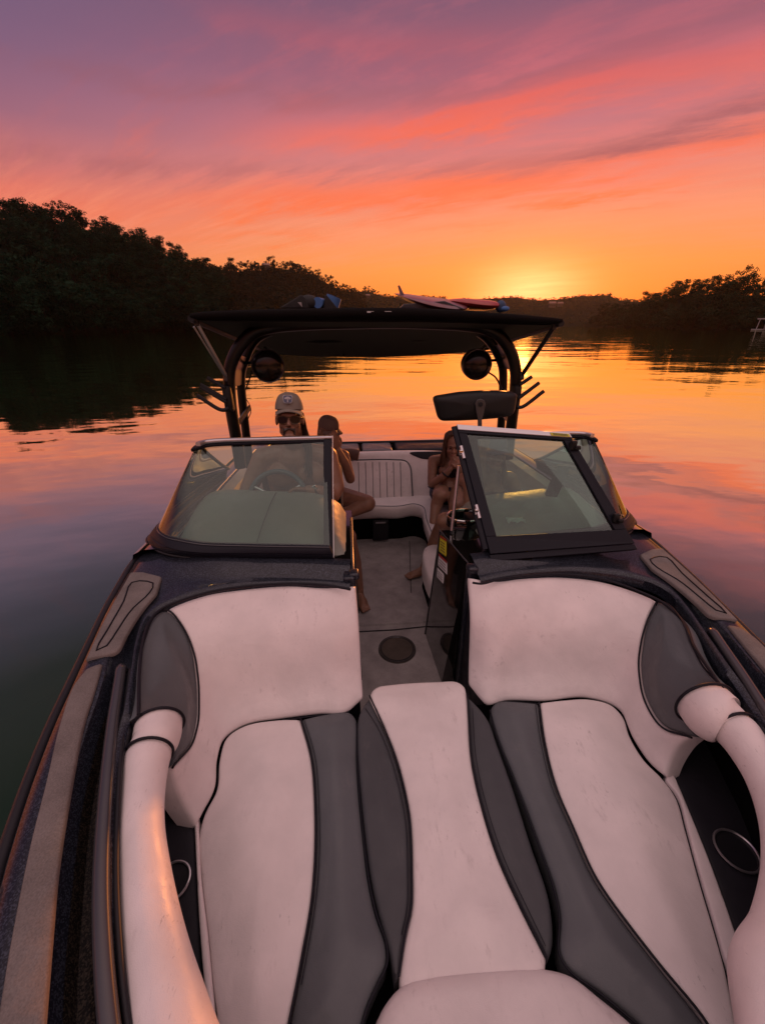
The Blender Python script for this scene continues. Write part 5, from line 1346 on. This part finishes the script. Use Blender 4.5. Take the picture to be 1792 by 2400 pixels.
def capgeo(L, k, R, m, parent, brimdir=0.0, high=.0, tilt=0.0, brim=.07, base=0.0):
    """baseball cap: panelled crown and curved peak"""
    L0 = L; L = lambda x, y, z: L0(x, y, z+base)
    V = []; F = []; sg = 36; rg = 9
    for j in range(rg):
        t = j/(rg-1); w = t*math.pi/2
        for i in range(sg):
            a = 2*math.pi*i/sg; fx = math.cos(a); fy = math.sin(a)
            front = max(0, -fy)
            seamk = 1-.012*(abs(math.sin(a*3))**.3 < .35)
            rr = math.cos(w)**(.55 if front > .3 else .7)
            V.append(L(fx*.085*rr*seamk, .008+fy*.104*rr*seamk, .045+math.sin(w)*(.088+high*(.6+.4*front))))
    for j in range(rg-1): F += [[j*sg+i, j*sg+(i+1) % sg, (j+1)*sg+(i+1) % sg, (j+1)*sg+i] for i in range(sg)]
    F.append([(rg-1)*sg+i for i in range(sg)])
    cp_ = mk('cap', V, F, m, parent)
    rows = []
    for j in range(5):
        t = j/4; row = []
        for i in range(17):
            a = math.pi+(.10+.80*i/16)*math.pi+brimdir; fx, fy = math.cos(a), math.sin(a)
            ext_ = t*brim*max(0, math.sin((i/16)*math.pi))**.5
            row.append(L(fx*(.085+ext_*.35), .008+fy*(.104+ext_), .046-.016*(fx*fx)*(1+t)-.012*t))
        rows.append(row)
    v, f = loft_geo(rows+[[p+R @ Vector((0, 0, -.005)) for p in r] for r in reversed(rows)]); mk('cap_peak', v, f, m, cp_)
    MB().ball(L(0, .008, .134+high*.6), .007*k).build('cap_button', m, cp_)
    return cp_
def face(L, k, person, lips=True):
    for x in (-1, 1):
        MB().ball(L(x*.031, -.0865, .004), .0105*k, (1.25, .7, .6), None, 2).build('eye', M['eye'], person)
    if lips: MB().tube([L(-.021, -.0965, -.064), L(-.008, -.101, -.0625), L(.008, -.101, -.0625), L(.021, -.0965, -.064)], [.002*k, .006*k, .006*k, .002*k], 6, flat=.8).build('lips', M['lip'], person)
def brows(L, k, person, m):
    MB().tube([L(-.046, -.086, .026), L(-.03, -.098, .031), L(-.014, -.099, .027)], [.0025*k, .0045*k, .003*k], 5).tube([L(.046, -.086, .026), L(.03, -.098, .031), L(.014, -.099, .027)], [.0025*k, .0045*k, .003*k], 5).build('eyebrow', m, person)
Rx = lambda a: Matrix.Rotation(math.radians(a), 3, 'X'); Rz = lambda a: Matrix.Rotation(math.radians(a), 3, 'Z'); Ry = lambda a: Matrix.Rotation(math.radians(a), 3, 'Y')

# ---- the helmsman
B = Body(); hcx = -.600
R = Rz(4) @ Ry(2) @ Rx(-12); L = B.head((hcx, 2.40, 1.452), R, .95)
B.cap((hcx, 2.50, 1.24), (hcx, 2.44, 1.40), .062, .058)
B.chain([(hcx, 2.70, .70), (hcx, 2.64, .86), (hcx, 2.56, 1.06), (hcx, 2.52, 1.18)], [.150, .140, .150, .12])
for x in (-1, 1):
    B.cap((hcx+x*.05, 2.52, 1.22), (hcx+x*.19, 2.53, 1.185), .062, .072)            # shoulders
    B.ell((hcx+x*.085, 2.46, 1.09), (.10, .075, .085)); B.ell((hcx+x*.10, 2.55, 1.03), (.095, .11, .15)); B.ell((hcx+x*.09, 2.64, .84), (.085, .11, .12))
B.chain([(hcx-.205, 2.52, 1.185), (hcx-.30, 2.46, 1.02), (hcx-.33, 2.42, .955)], [.070, .054, .047]); B.chain([(hcx-.33, 2.42, .955), (hcx-.33, 2.26, .93), (hcx-.31, 2.18, .94)], [.047, .042, .030]); B.hand((hcx-.31, 2.17, .94), (.3, -.9, .1), (0, 0, -1), .8, 1.0, -1)
B.chain([(hcx+.195, 2.52, 1.185), (hcx+.245, 2.44, 1.01), (hcx+.225, 2.38, .975)], [.070, .054, .047]); B.chain([(hcx+.225, 2.38, .975), (hcx+.14, 2.29, 1.045), (hcx+.09, 2.27, 1.062)], [.047, .038, .029]); B.hand((hcx+.085, 2.268, 1.064), (-1, -.12, .12), (0, -.45, -1), 1.0, 1.0, 1)
B.chain([(hcx+.09, 2.70, .70), (-.30, 2.44, .64)], [.10, .068]); B.chain([(-.30, 2.43, .64), (-.262, 2.47, .42), (-.228, 2.46, .18)], [.062, .058, .036]); B.foot((-.226, 2.45, .195), (.25, -1, 0), .95)
B.chain([(hcx-.09, 2.70, .70), (hcx-.10, 2.40, .64)], [.10, .068]); B.chain([(hcx-.10, 2.39, .64), (hcx-.10, 2.40, .2)], [.062, .036]); B.foot((hcx-.10, 2.39, .2), (0, -1, 0), .95)
man = B.build(M['skin_tan']); tag(man, 'person in a grey cap and sunglasses, bare-chested at the helm behind the windshield', 'person')
garment('swim_shorts', man, lambda c: c.z < .80 and c.z > .54 and c.y > 2.43 and c.x < -.34, M['shorts'], .008)
cap_ = capgeo(L, .95, R, M['cap_grey'], man, high=.014, brim=.045, base=.014)
# badge on the cap: rounded panel, pale border and a spreading tree
def capfront(x, z): return L(x, -.104-.004+max(0, (z-.09))*.34+abs(x)*abs(x)*4.5, z+.012)
def badge(w, h, z0, lift, name, m, par):
    pts = []
    for i in range(28):
        a = 2*math.pi*i/28; cx_ = abs(math.cos(a))**.45*math.copysign(1, math.cos(a)); cz_ = abs(math.sin(a))**.45*math.copysign(1, math.sin(a))
        pts.append(capfront(cx_*w*(1+.10*cz_), z0+cz_*h)+R @ Vector((0, -lift, 0)))
    b = MB(); b.prism(pts, R @ Vector((0, .003, 0))); return b.build(name, m, par, False)
M['bdg'] = mat('badge_blue', (.09, .10, .15), .8); M['bdgl'] = mat('badge_pale', (.42, .42, .44), .8)
bd = badge(.0265, .0235, .103, .0035, 'badge', M['bdgl'], cap_); badge(.0235, .0205, .103, .0045, 'badge_field', M['bdg'], bd)
tb = MB()
for x, z, r_ in ((0, .110, .0115), (-.010, .107, .0085), (.010, .107, .0085)): tb.ball(capfront(x, z)+R @ Vector((0, -.0050, 0)), r_, (1, .12, .62), R, 2)
tb.build('badge_tree', M['bdgl'], bd); MB().box(capfront(0, .094)+R @ Vector((0, -.0052, 0)), .006, .002, .017, R).build('badge_trunk', M['bdgl'], bd)
# sunglasses
sgm = MB()
gl = None
for x in (-1, 1):
    pts = [L(x*.036+math.cos(a)*.0315*(1 if math.sin(a) < .3 else 1.05), -.1035+abs(x*.036+math.cos(a)*.0315)*.22, -.001+math.sin(a)*(.0265 if math.sin(a) < 0 else .0205)) for a in [2*math.pi*i/24 for i in range(24)]]
    if gl is None: gl = MB().prism(pts, R @ Vector((0, .004, 0))).build('sunglasses', M['lens'], man, False)
    else: MB().prism(pts, R @ Vector((0, .004, 0))).build('lens', M['lens'], gl, False)
    tube('rim', [p+R @ Vector((0, -.001, 0)) for p in pts], .0022, M['rim'], gl, 6, True)
    tube('temple', [L(x*.062, -.088, .014), L(x*.080, -.03, .012), L(x*.084, .02, .008)], .003, M['rim'], gl, 6)
tube('bridge', [L(-.008, -.106, .012), L(0, -.109, .014), L(.008, -.106, .012)], .0026, M['rim'], gl, 6)
# moustache, goatee and long hair
st = []
r_ = random.Random(5)
for i in range(110):
    x = r_.uniform(-.034, .034); st.append([L(x*.9, -.101+abs(x)*.45, -.047-abs(x)*.25), L(x*1.05, -.106+abs(x)*.5, -.054-abs(x)*.4), L(x*1.1, -.104+abs(x)*.5, -.060-abs(x)*.6)])
for i in range(150):
    a = r_.uniform(-1, 1); st.append([L(a*.034, -.092+abs(a)*.020, -.085-r_.uniform(0, .012)+abs(a)*.022), L(a*.034, -.100+abs(a)*.022, -.100+abs(a)*.02), L(a*.030, -.094+abs(a)*.02, -.118+abs(a)*.022)])
for sx in (-1, 1):
    for i in range(50):
        z = r_.uniform(-.085, -.05); st.append([L(sx*.033, -.092, z), L(sx*.035, -.096, z-.008), L(sx*.035, -.092, z-.016)])
hairmesh('moustache', st, M['hair_dark'], man, .0024)
st = []
for i in range(150):
    a = r_.uniform(.2, 2.5); q = r_.uniform(.8, 1.0); x0_, y0_ = math.cos(a)*.080, math.sin(a)*.095
    x0_ = x0_*(1 if x0_ > 0 else .8); top_ = L(x0_, .008+y0_, .04)
    if x0_ > .02: e = [top_, top_+Vector((.014, .0, -.09)), top_+Vector((.030+r_.uniform(-.01, .012), -.03, -.20)), top_+Vector((.022+r_.uniform(-.03, .02), -.075, -.34-r_.uniform(0, .08)))]
    else: e = [top_, top_+Vector((-.002, .015, -.08)), top_+Vector((.01, .03, -.2)), top_+Vector((.02, .03, -.3))]
    st.append(e)
hairmesh('hair', st, M['hair_dark'], man, .0055)
w_ = tube('watch', [Vector((hcx+.135, 2.288, 1.05))+Matrix.Rotation(math.radians(-30), 3, 'Y') @ Vector((0, math.cos(a)*.034, math.sin(a)*.034)) for a in [2*math.pi*i/20 for i in range(20)]], .007, M['plastic'], man, 8, True)
MB().box((hcx+.125, 2.262, 1.078), .03, .012, .03, Matrix.Rotation(-.5, 3, 'Y'), .003).build('watch_face', M['chrome'], w_)

# ---- person in a peaked cap behind the helm seat, hands raised to the face
B = Body(); c = Vector((-.415, 3.14, 1.205)); R = Rz(38) @ Rx(12); L = B.head(c, R, .88, True)
B.cap((-.43, 3.24, 1.03), (-.425, 3.17, 1.15), .050, .046)
B.chain([(-.45, 3.34, .58), (-.45, 3.31, .72), (-.44, 3.27, .90), (-.43, 3.25, 1.0)], [.135, .105, .115, .085])
for x, y in ((-.14, .06), (.12, -.06)): B.cap((-.43, 3.25, 1.02), (-.43+x, 3.25+y, .985), .048, .052)
B.ell((-.40, 3.17, .92), (.065, .055, .055)); B.ell((-.49, 3.19, .92), (.06, .055, .055))
B.chain([(-.31, 3.19, .985), (-.262, 3.11, .83)], [.050, .040]); B.chain([(-.262, 3.105, .82), (-.300, 3.05, .97), (-.345, 3.02, 1.085)], [.040, .036, .024]); B.hand((-.347, 3.018, 1.09), (-.12, -.05, 1), (-.6, .6, .1), .25, .95, 1)
B.chain([(-.57, 3.31, .985), (-.55, 3.14, .84)], [.050, .040]); B.chain([(-.55, 3.13, .83), (-.47, 3.05, .97), (-.41, 3.01, 1.07)], [.040, .035, .024]); B.hand((-.408, 3.01, 1.075), (.15, -.05, 1), (.5, .6, .1), .25, .95, -1)
B.chain([(-.40, 3.32, .58), (-.13, 3.10, .60)], [.105, .072]); B.chain([(-.135, 3.09, .595), (-.28, 3.06, .545), (-.43, 3.05, .53)], [.066, .052, .036]); B.foot((-.44, 3.05, .56), (-1, -.1, .1), .85)
B.chain([(-.50, 3.30, .58), (-.50, 3.0, .58)], [.105, .07]); B.chain([(-.50, 2.99, .58), (-.34, 3.0, .53)], [.062, .036])
pw = B.build(M['skin_mid']); tag(pw, 'person in a brown peaked cap, hands raised to the face, legs crossed on the bench', 'person')
garment('bikini_top', pw, lambda c: .86 < c.z < .965 and ((c-Vector((-.44, 3.26, c.z))).length < .135), M['bikini'])
garment('bikini_bottom', pw, lambda c: .44 < c.z < .66 and c.y > 3.24 and c.x < -.36, M['bikini'])
capgeo(L, .88, R, M['cap_dark'], pw, high=.0, brim=.065); face(L, .88, pw)
st = []
for i in range(130):
    a = r_.uniform(-.5, 3.6); p = L(math.cos(a)*.076, .012+math.sin(a)*.095, .03+r_.uniform(-.02, .01)); o_ = (p-c); o_.z = 0; o_.normalize()
    st.append([p, p+o_*.012+Vector((0, 0, -.08)), p+o_*.008+Vector((.012, -.012, -.18)), p+Vector((.035+r_.uniform(-.02, .02), -.03, -.28-r_.uniform(0, .06)))])
hairmesh('hair', st, M['hair_fair'], pw, .005)

# ---- person with long brown hair in the corner of the stern bench
B = Body(); c = PY(977, 962, 3.36); R = Rz(-6) @ Rx(10); L = B.head(c, R, .86, True)
bx = c.x+.005
B.cap((bx, 3.45, .865), (bx, 3.40, .96), .046, .042)
B.chain([(bx, 3.40, .555), (bx, 3.43, .66), (bx, 3.45, .78), (bx, 3.45, .85)], [.125, .098, .102, .078])
for x in (-1, 1):
    B.cap((bx, 3.45, .865), (bx+x*.145, 3.44, .845), .042, .050); B.ell((bx+x*.055, 3.365, .775), (.058, .052, .052)); B.ell((bx+x*.075, 3.42, .545), (.09, .10, .09))
B.chain([(bx-.150, 3.44, .845), (bx-.168, 3.36, .665)], [.048, .039]); B.chain([(bx-.168, 3.355, .66), (bx-.09, 3.27, .755), (bx-.038, 3.245, .835)], [.039, .034, .023]); B.hand((bx-.036, 3.244, .838), (.30, .05, 1), (.5, .5, 0), .9, .9, 1)
B.chain([(bx+.150, 3.44, .845), (bx+.175, 3.36, .665)], [.048, .039]); B.chain([(bx+.175, 3.355, .66), (bx+.09, 3.27, .755), (bx+.040, 3.245, .830)], [.039, .034, .023]); B.hand((bx+.038, 3.244, .833), (-.30, .05, 1), (-.5, .5, 0), .9, .9, -1)
K1, A1 = PY(949, 1071, 3.06), PY(936, 1128, 2.96); K2, A2 = PY(984, 1092, 2.96), PY(972, 1150, 2.88)
B.chain([(bx-.07, 3.38, .55), tuple(K1)], [.092, .060]); B.chain([tuple(K1), tuple(K1.lerp(A1, .4)+Vector((0, .03, 0))), tuple(A1)], [.056, .050, .034]); B.foot(A1, (-.1, -1, -.1), .85)
B.chain([(bx+.07, 3.38, .55), tuple(K2)], [.092, .060]); B.chain([tuple(K2), tuple(A2)], [.056, .034]); B.foot(A2, (-.1, -1, -.1), .85)
ps3 = B.build(M['skin']); tag(ps3, 'person with long brown hair in the corner of the stern bench, hands at the chin', 'person')
garment('bikini_top', ps3, lambda q: .715 < q.z < .80 and (Vector((q.x-bx, q.y-3.43, 0))).length < .125, M['bikini'])
garment('shorts', ps3, lambda q: .44 < q.z < .635 and q.y > 3.22 and abs(q.x-bx) < .2, M['navycloth'], .007)
face(L, .86, ps3); brows(L, .86, ps3, M['hair_brown'])
def longhair(L, c, n, m, person, drop, sd, sx=1.0, fwd=.02, k=.9, part=0.0, r=.0055):
    rr = random.Random(sd); st = []
    for i in range(n):
        a = rr.uniform(-.62, math.pi+.62); el_h = rr.uniform(.05, .8)
        ca, sa = math.cos(a), math.sin(a)
        root = L(part+rr.uniform(-.01, .01), .01+rr.uniform(-.04, .06), .126)
        side = L(ca*.085*sx, .015+sa*.102, .03+.05*math.sin(el_h)); low_ = L(ca*.092*sx, .012+sa*.100, -.06)
        end = low_+Vector((ca*.012+rr.uniform(-.012, .012), -fwd*(1 if abs(ca) > .5 else 0)+rr.uniform(-.01, .01), -drop*rr.uniform(.75, 1.05)))
        st.append([root, root.lerp(side, .55)+(side-Vector(c)).normalized()*.022, side, low_, low_.lerp(end, .5)+Vector((rr.uniform(-.01, .01), 0, 0)), end])
    return hairmesh('hair', st, m, person, r)
longhair(L, c, 260, M['hair_brown'], ps3, .13, 8)
bl = tube('bracelet', [Vector((bx-.075, 3.258, .777))+Matrix.Rotation(.6, 3, 'Y') @ Vector((math.cos(a)*.031, math.sin(a)*.031, 0)) for a in [2*math.pi*i/20 for i in range(20)]], .008, M['bikini'], ps3, 8, True)

# ---- person in the passenger seat behind the opened glass door
B = Body(); c = PY(1066, 975, 2.60); R = Rz(8) @ Rx(4); L = B.head(c, R, .93, True); bx4 = c.x
zs = c.z-.20
B.cap((bx4, 2.68, zs), (bx4, 2.63, zs+.12), .052, .048)
B.chain([(bx4+.02, 2.66, .60), (bx4+.02, 2.68, .72), (bx4+.01, 2.69, .86), (bx4, 2.68, zs-.02)], [.14, .12, .125, .09])
for x in (-1, 1): B.cap((bx4, 2.68, zs), (bx4+x*.165, 2.67, zs-.03), .05, .055); B.ell((bx4+x*.06, 2.60, zs-.12), (.065, .06, .06))
eR = PY(1012, 1045, 2.58); hR = PY(1010, 1112, 2.50)
B.chain([(bx4-.165, 2.67, zs-.03), tuple(eR), tuple(hR)], [.052, .043, .030]); B.hand(hR, (-.1, -.3, -1), (.2, 1, 0), .3, .9, 1)
B.chain([(bx4+.17, 2.67, zs-.03), (bx4+.25, 2.58, zs-.23), (bx4+.20, 2.42, zs-.28)], [.052, .043, .028]); B.hand((bx4+.20, 2.41, zs-.28), (-.2, -1, 0), (0, 0, -1), .5, .9, -1)
kn = PY(962, 1126, 2.50); an = PZ(918, 1222, .20)
B.chain([(bx4-.06, 2.64, .58), tuple(kn)], [.105, .066]); B.chain([tuple(kn), tuple(kn.lerp(an, .35)+Vector((.01, .04, 0))), tuple(an)], [.062, .056, .037]); B.foot(an, (-1, -.35, 0), .95)
kn2 = Vector((bx4-.02, 2.36, .56)); B.chain([(bx4+.10, 2.64, .58), tuple(kn2)], [.105, .066]); B.chain([tuple(kn2), (bx4-.05, 2.42, .2)], [.062, .037])
p4_ = B.build(M['skin_mid']); tag(p4_, 'person with long fair hair and a dark cap seated behind the opened windshield door', 'person')
garment('bikini_top', p4_, lambda q: zs-.19 < q.z < zs-.085 and (Vector((q.x-bx4, q.y-2.68, 0))).length < .15, M['bikini'])
garment('bikini_bottom', p4_, lambda q: .46 < q.z < .66 and q.y > 2.56 and q.x > bx4-.14, M['bikini'])
face(L, .93, p4_); capgeo(L, .93, R, M['navycloth'], p4_, brim=.055)
longhair(L, c, 240, M['hair_fair'], p4_, .20, 12, 1.02, .03)

# ================================================================== things lying about
# surfboard on the canopy, with its fin
def board(name, nose, tail, width, thick, m, label, roll=0, rocker=.03):
    nose, tail = Vector(nose), Vector(tail); d = tail-nose; Ld = d.length; t = d/Ld; side = t.cross(Vector((0, 0, 1))).normalized(); side = Matrix.Rotation(roll, 3, t) @ side; up = side.cross(t).normalized()
    if up.z < 0: up = -up
    rows = []; N = 26
    for j in range(N+1):
        s_ = j/N; w = width*(max(0, 1-abs(2*s_-.92)**2.6))**.62+.004; th = thick*(max(.05, 1-abs(2*s_-1)**3)); c_ = nose+d*s_+up*rocker*((2*s_-1)**2)
        rows.append([c_+side*math.cos(a)*w/2+up*(math.copysign(abs(math.sin(a))**.8, math.sin(a)))*th/2 for a in [2*math.pi*i/20 for i in range(20)]])
    v, f = loft_geo(rows, True); f += [list(range(20))[::-1], [N*20+i for i in range(20)]]
    o = mk(name, v, f, m); tag(o, label, 'surfboard'); return o, up, t
M['board_w'] = mat('white_board', (.30, .24, .26), .3); M['board_r'] = mat('red_board', (.30, .035, .03), .25); M['board_k'] = mat('dark_board', (.04, .04, .05), .25); M['blue'] = mat('blue_cloth', (.04, .13, .34), .6); M['darkblue'] = mat('dark_blue_foam', (.02, .05, .12), .6); M['blackfab'] = mat('black_webbing', (.010, .010, .011), .8); M['greyfab'] = mat('pale_patch', (.30, .28, .28), .7)
lk(M['board_w'], ramp(M['board_w'], noise(M['board_w'], coords(M['board_w']), 5, 3), [(.42, (.16, .11, .13)), (.58, (.17, .05, .06))]), bsdf(M['board_w']).inputs['Base Color'])
yb = 2.56
b1, up1, t1 = board('wakesurf_board', PY(859, 646, yb), PY(1012, 664, yb+.1), .42, .05, M['board_w'], 'pale pink surfboard with an upturned fin lying on the canopy', .16, .02)
fn0 = PY(872, 644, yb-.02); fin = MB().prism([PY(866, 644, yb), PY(859, 617, yb), PY(863, 616, yb), PY(876, 643, yb)], (0, .008, 0)).build('fin', M['board_w'], b1, False, .002)
b2, _, _ = board('wakeboard', PY(965, 655, yb+.06), PY(1072, 662, yb+.12), .38, .062, M['board_r'], 'red board lying flat on the canopy beside the finned board', .05, .012)
b3 = MB().prism([PY(864, 665, yb-.13), PY(872, 657, yb-.13), PY(960, 650, yb-.13), PY(1006, 668, yb-.13), PY(940, 669, yb-.13)], (0, .02, 0)).build('board_sleeve', M['board_k'], None, False, .003); tag(b3, 'dark sleeve draped in front of the finned board on the canopy', 'board bag')
wh = MB().ball(PY(1081, 662, yb),   .031, (1, .5, 1.05), None, 3).build('float_disc', M['darkblue'], None); tag(wh, 'large dark blue round float on the canopy beside the red board', 'float')
wh2 = MB().ball(PY(1091, 667, yb-.06), .020, (1.2, .6, .7), None, 3).build('float_disc', M['blue'], None); tag(wh2, 'small blue float on the canopy in front of the dark blue one', 'float')
# life vest heap and tow handle rolls at the other end
vst = empty('life_vest', PY(640, 662, 2.5)); tag(vst, 'black life vest with a pale patch folded on the canopy', 'life vest')
MB().prism([PY(602, 666, 2.46), PY(640, 643, 2.46), PY(650, 636, 2.46), PY(660, 643, 2.46), PY(668, 667, 2.46)], (0, .10, 0)).build('panel', M['blackfab'], vst, False, .006)
MB().prism([PY(643, 653, 2.455), PY(651, 653, 2.455), PY(653, 664, 2.455)], (0, .003, 0)).build('patch', M['greyfab'], vst, False)
m_ = MB(); m_.ball(PY(668, 654, 2.50), .048, (1.1, .8, .8), None, 3).ball(PY(682, 658, 2.52), .036, (1.1, .8, .75), None, 3); m_.build('collar', M['blackfab'], vst)
rl_ = MB().tube([PY(686, 654, 2.47), PY(696, 656, 2.58)], .027, 18).build('towel_roll', M['blue'], None); tag(rl_, 'pale blue rolled towel wedged between the black gear on the canopy', 'towel')
pn = MB().prism([PY(698, 667, 2.48), PY(702, 637, 2.48), PY(705, 637, 2.48), PY(730, 667, 2.48)], (0, .12, 0)).build('binding', M['blackfab'], None, False, .005); tag(pn, 'black wedge-shaped boot binding propped on the canopy', 'binding')
cn = MB().tube([PY(716, 662, 2.55), PY(722, 641, 2.55)], .041, 24).build('foam_roller', M['blue'], None); tag(cn, 'blue foam cylinder standing on the canopy beside the black wedge', 'foam roll')
# towel on the bench back and a crumpled wrapper on the passenger dash
tw = MB().tube(catmull([PY(742, 981, 3.70), PY(758, 981, 3.69), PY(775, 984, 3.68)], 4), [.052]*9, 16).build('rolled_towel', mat('brown_towel', (.09, .05, .04), .9), None); tag(tw, 'rolled brown towel on top of the stern bench back', 'towel')
r_ = random.Random(2); V = []; pc = PY(1112, 1128, 1.93)
for j in range(5):
    for i in range(7): V.append(pc+Vector(((i-3)*.016+r_.uniform(-.004, .004), (j-2)*.014+r_.uniform(-.004, .004), .004+r_.uniform(0, .022))))
F = [[j*7+i, j*7+i+1, (j+1)*7+i+1, (j+1)*7+i] for j in range(4) for i in range(6)]
wr_ = mk('wrapper', V, F, M['paper'], None, False); tag(wr_, 'crumpled pale wrapper on the dash behind the glass door', 'wrapper'); k_ = wr_.modifiers.new('t', 'SOLIDIFY'); k_.thickness = .001
# white boat shelter on the low bank
sh = empty('boat_shelter', PZ(1642, 714, 0.0)*1.0); P0 = PZ(1628, 713.5, 0.0); d0 = (P0-CAM); P0 = Vector((P0.x, P0.y, 0))
sh.location = P0; tag(sh, 'white-roofed boat shelter on posts at the water under the low bank', 'boat shelter')
M['whitepaint'] = mat('white_paint', (.34, .34, .35), .6)
ux, uy, _ = azdir(1642); rt = Vector((uy, -ux, 0)); fwd_ = Vector((ux, uy, 0)); sc_ = P0.length/950*KU
W_ = 40*sc_; Hh = 15*sc_
def sp3(a, b, z): return P0+rt*a*W_+fwd_*b+Vector((0, 0, z*Hh))
for a in (.04, .5, .96):
    for b in (0, 6): tube('post', [sp3(a, b, -.1), sp3(a+.03, b, 1.0)], .16, M['whitepaint'], sh, 6)
MB().prism([sp3(-.02, -.6, 1.0), sp3(1.02, -.6, 1.0), sp3(1.02, 7, 1.0), sp3(-.02, 7, 1.0)], (0, 0, .35)).build('roof', M['whitepaint'], sh, False)
MB().prism([sp3(-.1, -.8, .04), sp3(1.1, -.8, .04), sp3(1.1, 7, .04), sp3(-.1, 7, .04)], (0, 0, .3)).build('deck', M['whitepaint'], sh, False)
hb_ = MB(); rows = []
for j in range(7):
    t = j/6; w = 1.1*(1-t**2.2); rows.append([sp3(.25+.6*t, 2.5+s_*w, .10+.42*q+.10*t) for s_, q in ((-1, 1), (-.7, .3), (0, 0), (.7, .3), (1, 1))])
v, f = loft_geo(rows); bt_ = mk('moored_boat', v, f, M['whitepaint'], None); tag(bt_, 'small white boat moored under the white shelter', 'motorboat')
MB().prism([sp3(.4, 1.9, .55), sp3(.62, 1.9, .58), sp3(.55, 1.9, .9), sp3(.44, 1.9, .9)], fwd_*1.2).build('cabin', M['whitepaint'], bt_, False)
